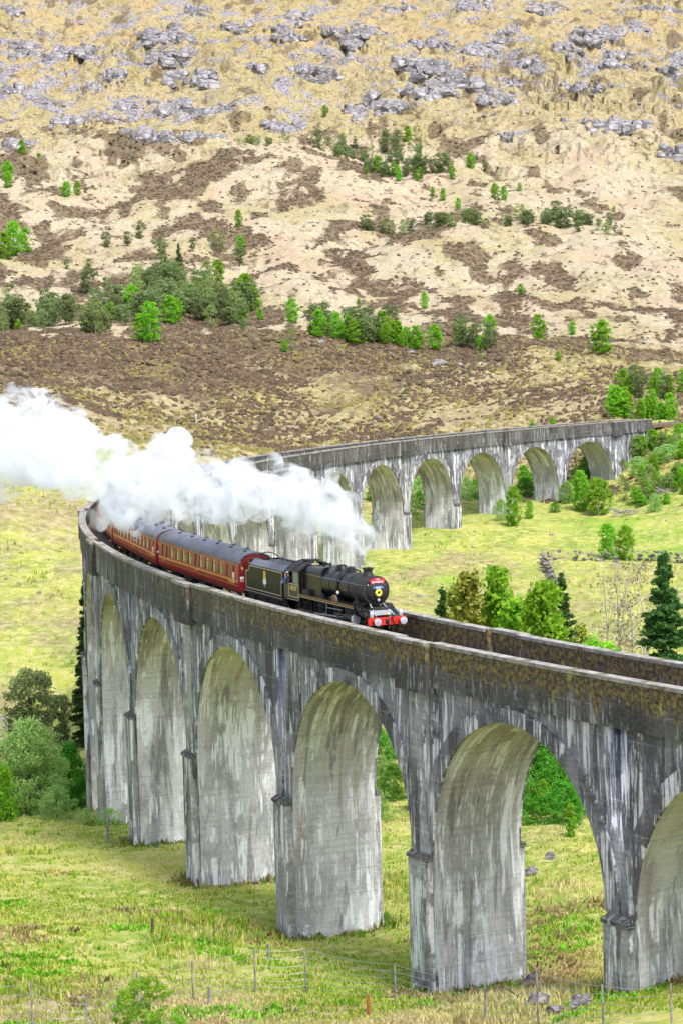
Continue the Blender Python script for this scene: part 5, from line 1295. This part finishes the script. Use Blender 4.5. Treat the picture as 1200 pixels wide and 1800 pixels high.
# ------------------------------------------------------------------ rocks
def hull(mb, c, s, r, tilt=.3):
    """an angular block: the convex hull of jittered points"""
    import bmesh
    bm = bmesh.new()
    for _ in range(13):
        v = Vector((r.gauss(0, 1), r.gauss(0, 1), r.gauss(0, 1))); v.normalize(); v *= r.uniform(.75, 1.0)
        m = max(abs(v.x), abs(v.y), abs(v.z)); v *= .62+.38/m*.8
        bm.verts.new((v.x*s[0], v.y*s[1], v.z*s[2]))
    bmesh.ops.convex_hull(bm, input=bm.verts); bmesh.ops.delete(bm, geom=[v for v in bm.verts if not v.link_faces], context='VERTS')
    bm.verts.index_update(); R = Matrix.Rotation(r.uniform(-tilt, tilt), 3, 'X') @ Matrix.Rotation(r.uniform(-tilt, tilt), 3, 'Y') @ Matrix.Rotation(r.uniform(-.5, .5), 3, 'Z')
    mb.add([tuple(R @ v.co+Vector(c)) for v in bm.verts], [[v.index for v in f.verts] for f in bm.faces]); bm.free()
CRAGS = [(30, 88, 60, 40), (110, 98, 90, 40), (160, 82, 60, 30), (285, 62, 80, 40), (292, 100, 80, 36), (335, 142, 90, 30), (40, 178, 80, 16), (300, 188, 70, 22), (385, 203, 70, 24), (230, 188, 40, 12), (410, 42, 70, 40),
 (510, 62, 60, 36), (590, 62, 40, 26), (640, 50, 60, 34), (625, 78, 50, 26), (735, 72, 60, 34), (780, 78, 40, 26), (852, 84, 80, 34), (892, 62, 36, 22), (1050, 62, 80, 40), (1005, 88, 50, 34), (1085, 104, 60, 44), (560, 132, 90, 24),
 (740, 122, 90, 34), (746, 164, 90, 34), (660, 198, 100, 30), (870, 172, 60, 34), (800, 150, 90, 16), (1030, 152, 80, 16), (1090, 222, 100, 24), (1000, 222, 60, 16), (910, 240, 60, 10), (1180, 268, 50, 34), (500, 232, 70, 14), (272, 268, 70, 20), (35, 268, 60, 26),
 (355, 256, 80, 18), (1150, 18, 70, 24), (960, 20, 60, 20), (830, 14, 70, 18), (700, 10, 60, 16), (340, 12, 60, 12), (525, 20, 60, 16), (15, 20, 40, 16), (205, 130, 40, 20), (450, 120, 50, 16), (1180, 120, 40, 30), (930, 120, 60, 18), (230, 240, 50, 12), (120, 215, 60, 10)]
pc = []; rr = random.Random(5); spans = []
for (x, y, w_, h_) in CRAGS:
    a = len(pc); n = int(14+w_*h_/120)
    for _ in range(n):
        q = rr.random()*2*pi; k = rr.random()**.6; layer = rr.choice((-.7, -.3, .1, .5, .9)); pc.append((x+w_*.55*k*cos(q), y+h_*.5*(layer*.7+.3*k*sin(q))))
    spans.append((a, len(pc)))
PB, PD = hit([p[0] for p in pc], [p[1] for p in pc], 600)
HB = []
for s in range(14):
    mb = MB(); hull(mb, (0, 0, 0), (1, 1, 1), random.Random(900+s), .1); HB.append(mb.data('block', M['rock']))
ROWS = ((45, 'topmost row'), (96, 'second row from the top'), (165, 'third row from the top'), (214, 'fourth row from the top'), (999, 'lowest row'))
ORD = ['first', 'second', 'third', 'fourth', 'fifth', 'sixth', 'seventh', 'eighth', 'ninth', 'tenth', 'eleventh', 'twelfth', 'thirteenth', 'fourteenth', 'fifteenth', 'sixteenth', 'seventeenth']
rowof = lambda y: [n for lim, n in ROWS if y < lim][0]
for (x, y, w_, h_), (a, b) in zip(CRAGS, spans):
    c0 = PB[a:b].mean(0); r = random.Random(int(x*7+y)); t = empty('rock_outcrop', tuple(c0))
    i_ = sorted(q[0] for q in CRAGS if rowof(q[1]) == rowof(y)).index(x)
    tag(t, 'fractured grey crag, %s from the left in the %s of crags' % (ORD[i_], rowof(y)), 'rock outcrop', 'grey crags on the upper hillside')
    for i in range(a, b):
        L = r.uniform(2.6, 8.0)*(.6+w_/120)*.5; d_ = PB[i]-c0
        o = obj('block', HB[r.randrange(14)], t, (d_[0], d_[1], d_[2]-L*.10)); o.scale = (L*r.uniform(.6, 1.6), L*r.uniform(.5, .95), L*r.uniform(.6, 1.2))
        o.rotation_euler = (r.uniform(-.1, .5), r.uniform(-.22, .22), r.uniform(-.5, .5))
# loose boulders, each a thing
BP = []
for s in range(5):
    mb = MB(); r = random.Random(40+s); hull(mb, (0, 0, 0), (1, .75, .6), r); BP.append(mb.data('boulder', M['rock']))
r = random.Random(9); bl = []
def bould(px, py, w_, label, group=None): bl.append((px, py, w_, label, group))
for _ in range(270):
    y = r.uniform(5, 290); bould(r.uniform(0, 1200), y, r.uniform(5, 15)*(1.0 if y < 200 else .8), 'grey boulder lying loose on the tan upper slope', 'loose boulders on the upper slope') if _ < 230 else bould(r.uniform(0, 1200), y, r.uniform(6, 12), 'grey boulder lying loose on the tan upper slope', 'loose boulders on the upper slope')
for _ in range(26): bould(r.uniform(0, 1200), r.uniform(300, 590), r.uniform(5, 11), 'grey boulder on the pale middle slope', 'boulders on the middle slope')
for px, py, w_ in ((518, 386, 14), (545, 358, 12), (700, 365, 10), (385, 380, 16), (770, 490, 12)): bould(px, py+50, w_, 'grey boulder among heather on the pale middle slope', 'boulders on the middle slope')
for _ in range(26): bould(r.uniform(150, 1060), r.uniform(620, 735), r.uniform(6, 14), 'grey boulder half buried in the brown moor', 'boulders on the brown moor')
for px, py, w_ in ((770, 640, 40), (805, 642, 26), (722, 622, 26), (566, 602, 22), (665, 734, 14), (600, 748, 16), (700, 690, 12), (850, 663, 16), (590, 650, 12), (262, 740, 22), (310, 735, 16), (355, 765, 20)): bould(px, py, w_, 'broad pale slab lying in the brown moor', 'pale slabs in the brown moor')
for _ in range(26): bould(r.uniform(720, 1190), r.uniform(900, 1060), r.uniform(5, 11), 'stone in the valley grass beyond the viaduct', 'stones in the valley grass')
for px, py, w_, lb in ((735, 1048, 16, 'grey stone in the grass right of the chimney'), (851, 1000, 14, 'flat grey stone in the valley meadow'), (968, 941, 14, 'grey stone in the meadow under the far piers'), (833, 962, 14, 'brown stone in the meadow left of the wall'),
   (933, 1535, 42, 'pale boulder in the grass seen through the nearest full arch'), (967, 1510, 28, 'dark stone behind the pale boulder in the nearest arch'), (948, 1772, 74, 'big grey boulder in the foreground by the fence'), (1020, 1770, 56, 'second grey boulder right of the big one by the fence'),
   (975, 1782, 46, 'flat pale stone between the two grey boulders by the fence'), (834, 1748, 14, 'small stone at the foot of the nearest full pier'), (935, 1732, 44, 'dark hollow boulder beside the foot of the nearest full pier'), (70, 1042, 14, 'grey stone on the grass slope at the left'), (200, 1735, 14, 'small stone in the dry grass of the foreground'),
   (60, 1022, 12, 'pale stone on the grass slope at the left'), (12, 1018, 12, 'grey stone at the left edge of the grass slope')): bould(px, py, w_, lb)
bl = [(a, b, w_, (('small ' if w_ < 8 else 'large ' if w_ > 11 else '')+l+(', left third' if a < 400 else ', right third' if a > 800 else ', middle')) if g else l, g) for a, b, w_, l, g in bl]
PB, PD = hit([q[0] for q in bl], [q[1] for q in bl])
for i, (px, py, w_, lb, g) in enumerate(bl):
    o = obj('boulder', BP[i % 5], None, (PB[i][0], PB[i][1], PB[i][2]), r.uniform(-.6, .6) if py < 1400 else r.uniform(-.3, .3)); s = w_*.5*PD[i]/FPX*.85
    o.scale = (s, s*.9, s*r.uniform(.75, 1.1)*(1.3 if py > 1400 else 1)); o.location.z += s*(.45 if py > 1400 else .1); tag(o, lb, 'boulder', g)
# ------------------------------------------------------------------ dry stone walls
def dry_wall(pxy, label, seed, hpx=11):
    r = random.Random(seed); B_, D_ = hit([p[0] for p in pxy], [p[1] for p in pxy]); w_ = empty('dry_stone_wall', tuple(B_[0])); tag(w_, label, 'stone wall')
    st = []
    for s in range(4):
        mb = MB(); hull(mb, (0, 0, 0), (1, .8, .7), random.Random(seed+s)); st.append(mb.data('stone', M['rock']))
    for (a, b) in zip(B_[:-1], B_[1:]):
        L = np.linalg.norm(b[:2]-a[:2]); n = max(1, int(L/.72))
        for i in range(n):
            for row in range(3):
                if r.random() < .14+.12*row: continue
                p = a+(b-a)*((i+r.random()*.5+.5*(row % 2))/n); z = float(ground(p[0], p[1]))
                o = obj('stone', st[r.randrange(4)], w_, (p[0]-B_[0][0]+r.uniform(-.15, .15), p[1]-B_[0][1]+r.uniform(-.2, .2), z-B_[0][2]+.2+.46*row)); s = r.uniform(.36, .60)
                o.scale = (s*1.15, s, s*.75); o.rotation_euler = (r.uniform(-.4, .4), r.uniform(-.4, .4), r.uniform(0, 6))
dry_wall([(958, 984), (992, 982)], 'short ruined dry stone wall at the corner of the field', 61)
dry_wall([(1008, 984), (1045, 986), (1085, 988)], 'dry stone wall running behind the pair of bright birches', 62)
dry_wall([(1116, 986), (1160, 987), (1215, 988)], 'dry stone wall reaching the right edge of the field', 63)
dry_wall([(952, 990), (962, 1008), (974, 1030)], 'dry stone wall coming downhill from the field corner', 64)
# ------------------------------------------------------------------ wire fence in the foreground
fp = [(-40, 1822, 2.2), (58, 1815, 2.25), (152, 1812, 1.55), (245, 1770, 1.5), (340, 1750, 1.6), (450, 1742, 1.95), (538, 1744, 2.0), (695, 1758, 1.65), (853, 1797, 1.7), (946, 1802, 2.2), (1060, 1812, 1.7), (1180, 1822, 1.9)]
FB, FD = hit([q[0] for q in fp], [q[1] for q in fp], 60); fence = empty('wire_fence', tuple(FB[5])); tag(fence, 'sagging wire fence on thin weathered posts across the foreground grass', 'fence')
tops = []
for (px, py, hh), p in zip(fp, FB):
    r_ = random.Random(px); mb = MB(); tx, ty = r_.uniform(-.05, .05), r_.uniform(-.05, .05); b0 = p-FB[5]
    mb.cyl((b0[0], b0[1], b0[2]-.3), (b0[0]+tx, b0[1]+ty, b0[2]+hh), .045, .038, 7); mb.build('post', M['post_wood'], fence); tops.append((b0, (tx, ty, hh)))
for f_ in (.97, .80, .62, .45, .3, .16):
    mb = MB(); P_ = []
    for i in range(len(tops)-1):
        (a, ta), (b, tb) = tops[i], tops[i+1]
        for j in range(5):
            u = j/5; P_.append(tuple((a+np.array([ta[0], ta[1], ta[2]*f_]))*(1-u)+(b+np.array([tb[0], tb[1], tb[2]*f_]))*u-np.array([0, 0, .12*4*u*(1-u)])))
    mb.tube(P_, .010, 4); mb.build('wire', M['wire'], fence)
for px, py, hh, lb, mt in ((647, 1786, .95, 'short rusty red post standing in the foreground grass', 'rust_post'), (268, 1642, .75, 'short dark stump post in the rough grass left of the piers', 'bark_dark'), (472, 1693, .9, 'thin leaning stake behind the fence', 'post_wood'), (368, 1765, .8, 'thin grey stake beside the lime shrub', 'post_wood'), (203, 1790, .7, 'short grey stake left of the lime shrub', 'post_wood'), (190, 1482, 1.9, 'pale stake at the foot of the second pier from the left', 'post_wood')):
    q, d = hit([px], [py]); mb = MB(); mb.cyl((0, 0, -.2), (.03, .02, hh*.96), .075, .065, 8); mb.cyl((.03, .02, hh*.96), (.03, .02, hh), .065, .04, 8); o = mb.build('wooden_stake', M[mt], loc=tuple(q[0])); tag(o, lb, 'post')
q, d = hit([905], [1765]); mb = MB(); mb.cyl((-.5, 0, .75), (.45, 0, .05), .045, .03, 6); mb.cyl((.1, 0, .33), (.3, .1, .45), .02, .01, 5); tag(mb.build('fallen_branch', M['bark_dark'], loc=tuple(q[0])), 'broken branch leaning in the grass left of the grey boulders', 'branch')
# dead wood and signs at the far end
for px, py, L, lb in ((1172, 868, 5.0, 'pile of grey dead branches on the bank at the right'), (1105, 906, 4.0, 'dead branches lying at the bottom of the bank')):
    q, d = hit([px], [py]); mb = MB(); r_ = random.Random(px)
    for _ in range(16):
        a = r_.uniform(-.5, .5); o_ = Vector((r_.uniform(-L/2, L/2), r_.uniform(-1, 1), r_.uniform(.1, .8))); e = Vector((cos(a), r_.uniform(-.3, .3), sin(a)))*r_.uniform(.8, 2); mb.cyl(o_-e, o_+e, .06, .02, 5)
    tag(mb.build('dead_branches', M['post_wood'], loc=tuple(q[0])), lb, 'branches', kind='stuff')
for k_, off, mt, z, lb, shape in ((-.75, -2.4, 'orange_sign', 2.6, 'orange railway sign on a post beside the track at the far end', 'd'), (-1.0, -3.4, 'white_paint', 2.3, 'white railway sign on a post right of the orange one', 'r')):
    p = np.array(V(k_, off, 0)); g = float(ground(p[0], p[1])); t = empty('track_sign', (p[0], p[1], g)); tag(t, lb, 'sign'); top = p[2]+z-1.5
    mb = MB(); mb.cyl((0, 0, -.3), (0, 0, top-g), .05, .05, 8); mb.build('post', M['post_wood'], t)
    mb = MB(); mb.cyl((0, -.06, top-g+.1), (0, -.10, top-g+.1), .55, .55, 16) if shape == 'd' else mb.bx(-.45, .45, -.1, -.06, top-g-.5, top-g+.4); mb.build('sign_plate', M[mt], t)
# two walkers on the brown moor
def walker(px, py, hh, label, top, low, pose):
    q, d = hit([px], [py]); p = empty('person', tuple(q[0]), (0, 0, pose)); p.scale = (hh/1.72,)*3; tag(p, label, 'person')
    V_ = [(0, 0, .92), (0, 0, 1.15), (0, .02, 1.38), (0, .02, 1.47), (0, .03, 1.54), (0, .03, 1.66), (.2, .02, 1.38), (.27, .0, 1.12), (.24, .14, .92), (-.2, .02, 1.38), (-.27, .02, 1.12), (-.22, .16, .95), (.10, 0, .86), (.11, .06, .48), (.12, -.02, .06), (.12, .14, .03), (-.10, 0, .86), (-.12, -.06, .48), (-.12, -.14, .07), (-.12, .0, .03)]
    E_ = [(0, 1), (1, 2), (2, 3), (3, 4), (4, 5), (2, 6), (6, 7), (7, 8), (2, 9), (9, 10), (10, 11), (0, 12), (12, 13), (13, 14), (14, 15), (0, 16), (16, 17), (17, 18), (18, 19)]
    Rr = [.15, .15, .16, .07, .055, .10, .075, .055, .045, .075, .055, .045, .10, .075, .055, .05, .10, .075, .055, .05]
    b = skinned('body', V_, E_, Rr, (top, M['skin'], low), p, lambda z, x: 1 if z > 1.5 else (2 if z < .9 else 0))
    mb = MB(); mb.ball((0, .01, 1.72), .105, 10, (1, 1.05, .7)); mb.build('hair', M['hair'], b, True)
walker(93, 722, 2.6, 'walker in a pale jacket standing on the moor above the steam', M['cloth_pale'], M['cloth_dark'], 2.6)
walker(345, 742, 2.0, 'distant walker in pale clothes on the brown moor right of the steam', M['cloth_pale'], M['cloth_pale'], 1.2)
# ------------------------------------------------------------------ ground cover (nobody could count it)
def tufts(name, P, h, w, col, label, cat, seed, mat, blades=5, lean=.5):
    """grass tufts at points P: a fan of bent blades each; per-blade tint"""
    r = np.random.default_rng(seed); n = len(P); N = n*blades
    c = np.repeat(P, blades, 0)+np.concatenate([r.normal(size=(N, 2))*(np.repeat(w, blades)*.5)[:, None], np.zeros((N, 1))], 1)
    hh = np.repeat(h, blades)*r.uniform(.55, 1.25, N); q = r.random(N)*2*pi; ln = lean*hh*r.random(N)
    d = np.stack([np.cos(q), np.sin(q), np.zeros(N)], 1); s = np.stack([-np.sin(q), np.cos(q), np.zeros(N)], 1)*(np.repeat(w, blades)*.16)[:, None]
    z = np.array([0, 0, 1.0]); m = c+z*(hh*.6)[:, None]+d*(ln*.35)[:, None]; t = c+z*hh[:, None]*.95+d*ln[:, None]
    v = np.stack([c-s-z*.05, c+s-z*.05, m+s*.7, t, m-s*.7], 1).reshape(-1, 3)
    i = np.arange(N)*5; F = np.stack([i, i+1, i+2, i+4], 1); F2 = np.stack([i+4, i+2, i+3, i+3], 1)
    me = bpy.data.meshes.new(name); V_ = v.astype(np.float32)
    me.vertices.add(len(V_)); me.vertices.foreach_set('co', V_.ravel())
    lq = F.ravel(); l3 = np.stack([i+4, i+2, i+3], 1).ravel()
    me.loops.add(len(lq)+len(l3)); me.loops.foreach_set('vertex_index', np.concatenate([lq, l3]).astype(np.int32))
    ls = np.concatenate([np.arange(N)*4, N*4+np.arange(N)*3]); me.polygons.add(2*N); me.polygons.foreach_set('loop_start', ls.astype(np.int32)); me.update(calc_edges=True)
    if col is not None:
        cc = np.repeat(col, blades, 0)*r.uniform(.7, 1.3, (N, 1)); a = me.attributes.new('tint', 'FLOAT_COLOR', 'POINT')
        a.data.foreach_set('color', np.repeat(np.concatenate([cc, np.ones((N, 1))], 1), 5, 0).astype(np.float32).ravel())
    else:
        a = me.attributes.new('leaf', 'FLOAT', 'POINT'); a.data.foreach_set('value', np.repeat(r.random(N), 5).astype(np.float32))
    me.materials.append(mat); return tag(obj(name, me), label, cat, kind='stuff')
def mounds(name, P, h, w, label, cat, seed, mat):
    """low uneven cushions: a jittered six-sided dome at each point"""
    r = np.random.default_rng(seed); n = len(P); k = 6; q = r.random((n, 1))*6.28+np.arange(k)*2*pi/k
    def ringv(f, z): rr = w[:, None]*f*r.uniform(.65, 1.35, (n, k)); return np.stack([P[:, :1]+np.cos(q)*rr, P[:, 1:2]+np.sin(q)*rr*.8, P[:, 2:]+h[:, None]*z*r.uniform(.7, 1.3, (n, k))-.06], 2)
    v = np.concatenate([ringv(.55, -.15), ringv(.42, .75), (P+np.stack([r.normal(size=n)*.1*w, r.normal(size=n)*.1*w, h*r.uniform(.8, 1.3, n)], 1))[:, None]], 1)
    b = np.arange(n)[:, None]*(2*k+1); j = np.arange(k); j1 = (j+1) % k
    Fq = np.stack([b+j, b+j1, b+k+j1, b+k+j], -1).reshape(-1, 4); Ft = np.stack([b+k+j, b+k+j1, b+2*k+0*j, b+2*k+0*j], -1).reshape(-1, 4)[:, :3]
    me = bpy.data.meshes.new(name); V_ = v.reshape(-1, 3).astype(np.float32); me.vertices.add(len(V_)); me.vertices.foreach_set('co', V_.ravel())
    me.loops.add(Fq.size+Ft.size); me.loops.foreach_set('vertex_index', np.concatenate([Fq.ravel(), Ft.ravel()]).astype(np.int32))
    ls = np.concatenate([np.arange(len(Fq))*4, Fq.size+np.arange(len(Ft))*3]); me.polygons.add(len(ls)); me.polygons.foreach_set('loop_start', ls.astype(np.int32)); me.update(calc_edges=True)
    a = me.attributes.new('leaf', 'FLOAT', 'POINT'); a.data.foreach_set('value', np.clip(np.repeat(r.random((n, 1)), 2*k+1, 1)*.7+.3*r.random((n, 2*k+1)), 0, 1).astype(np.float32).ravel())
    me.materials.append(mat); return tag(obj(name, me), label, cat, kind='stuff')
def scatter_area(n, y0, y1, seed, pad=1.12):
    r = np.random.default_rng(seed); px = r.uniform(600-600*pad, 600+600*pad, n); d = y0*(y1/y0)**r.random(n)
    a = (px-600-PPX)/FPX; X = FW[0]*d+RT[0]*a*d; Y = FW[1]*d+RT[1]*a*d
    return X, Y, r
X, Y, r = scatter_area(90000, 84, 330, 5); td = track_dist(X, Y); a, b = cover(X, Y); keep = r.random(len(X)) < np.clip(1.5-Y/150, .22, 1)*np.clip(.9+2.2*fbm(X, Y, 5, 3, 7), .35, 1)
keep &= ~((td < 2.9) & (np.abs(((np.arctan2(Y-VC[1], X-VC[0]) % (2*pi)-VPH)/BAY*VR-.5+.5) % 1-.5) < .085))
X, Y, a = X[keep], Y[keep], a[keep]; Z = ground(X, Y); n = len(X)
g = np.clip(a[:, 0]+2.0*fbm(X, Y, 6, 3, 2)+.3*r.normal(size=n)*.5, 0, 1)[:, None]
lush = np.array([.20, .36, .02]); straw = np.array([.58, .51, .24]); olive = np.array([.43, .45, .08]); rust = np.array([.36, .20, .06])
col = straw*(1-g)+np.where(r.random((n, 1)) < .5, lush, olive)*g; pr_ = (fbm(X, Y, 9, 3, 6) > .22)[:, None]; col = np.where(pr_ & (r.random((n, 1)) < .6), rust*.6+straw*.4, col)
h = (.07+.14*r.random(n))*(1+1.6*(fbm(X, Y, 7, 2, 4) > .2)); h *= np.where(Y > 180, 1.25, 1); w_ = .12+.10*r.random(n)+.0008*Y
tufts('grass', np.stack([X, Y, Z-.02], 1), h, w_, col, 'rough green and straw coloured grass tufts of the valley floor', 'grass', 3, M['grass'], 5)
# heather on the brown moor and in patches on the far slope
def keepf(n, y0, y1, seed, f):
    X, Y, r = scatter_area(n, y0, y1, seed); a, b = cover(X, Y); k = r.random(len(X)) < f(X, Y, a, b); X, Y = X[k], Y[k]; return np.stack([X, Y, ground(X, Y)], 1), r
P_, r = keepf(56000, 345, 575, 8, lambda X, Y, a, b: np.clip(.05+1.0*(a[:, 1]+1.5*fbm(X, Y*.6, 12, 4, 6)), .03, 1)); n = len(P_)
mounds('heather', P_, .18+.30*r.random(n), .45+.75*r.random(n), 'dark brown heather covering the moor in front of the pale hillside', 'heather', 4, M['heather'])
P_, r = keepf(22000, 345, 575, 9, lambda X, Y, a, b: 1.0*(fbm(X, Y, 10, 4, 3) > -.05)); n = len(P_)
mounds('dry_grass', P_, .15+.3*r.random(n), .4+.6*r.random(n), 'dry straw tussocks between the heather of the moor', 'grass', 6, M['tussock'])
P_, r = keepf(90000, 600, 1320, 12, lambda X, Y, a, b: np.clip((a[:, 1]-.34)*1.7, .02, .75)*(Y < 1080)); n = len(P_)
mounds('heather', P_, .22+.35*r.random(n), .6+1.0*r.random(n), 'dark heather patches scattered over the pale far slope', 'heather', 7, M['heather'])

# brown bracken and fresh green plants in the foreground
P_, r = keepf(5000, 86, 122, 21, lambda X, Y, a, b: 1.0*(fbm(X, Y, 5, 3, 5) > .24)); n = len(P_)
tufts('bracken', P_, .10+.25*r.random(n), .2+.25*r.random(n), np.repeat(np.array([[.38, .28, .14]]), n, 0)*r.uniform(.5, 1.4, (n, 1)), 'dead brown bracken lying in the foreground grass', 'bracken', 8, M['grass'], 6, 1.3)
P_, r = keepf(7000, 86, 120, 22, lambda X, Y, a, b: 1.0*(fbm(X, Y, 3.5, 3, 6) > .26)); n = len(P_)
tufts('green_plants', P_, .08+.16*r.random(n), .25+.2*r.random(n), np.repeat(np.array([[.16, .42, .02]]), n, 0)*r.uniform(.7, 1.3, (n, 1)), 'fresh bright green plants sprouting in the foreground', 'plants', 9, M['grass'], 7, 1.0)

# rank growth and rubble where the piers meet the ground
r = np.random.default_rng(31); Q = []
for j in range(9, NB):
    k = j+.5
    for _ in range(150):
        e = r.random()
        if e < .6: dk, off = (r.choice([-1, 1])*(PT/2+.22+abs(r.normal())*.28)/BAY, r.uniform(-HW-.5, HW+.5))
        else: dk, off = (r.uniform(-PT/2, PT/2)/BAY, r.choice([-1, 1])*(HW+.5+abs(r.normal())*.3))
        p = V(k+dk, off, 0); Q.append((p[0], p[1]))
Q = np.array(Q); Z = ground(Q[:, 0], Q[:, 1]); n = len(Q); m = r.random((n, 1))
tufts('rank_grass', np.stack([Q[:, 0], Q[:, 1], Z-.03], 1), .12+.42*r.random(n)**2, .25+.3*r.random(n), np.where(m < .45, np.array([[.13, .26, .02]]), np.where(m < .75, np.array([[.40, .34, .13]]), np.array([[.22, .15, .06]]))), 'rank grass and nettles around the feet of the piers', 'grass', 11, M['grass'], 6, .8)
rs = []
for j in range(13, NB):
    for _ in range(7):
        dk, off = (r.choice([-1, 1])*(PT/2+.3+abs(r.normal())*.5)/BAY, r.uniform(-HW-.6, HW+.6)); p = V(j+.5+dk, off, 0); rs.append((p[0], p[1], j))
zz = ground(np.array([q[0] for q in rs]), np.array([q[1] for q in rs]))
for i, (x, y, j) in enumerate(rs):
    o = obj('stone', BP[i % 5], None, (x, y, zz[i]+.04), r.uniform(0, 6)); s = r.uniform(.10, .28); o.scale = (s, s*.9, s*.8)
    tag(o, 'small fallen stone lying in the grass at the foot of a pier', 'stone', 'fallen stones around the pier feet')
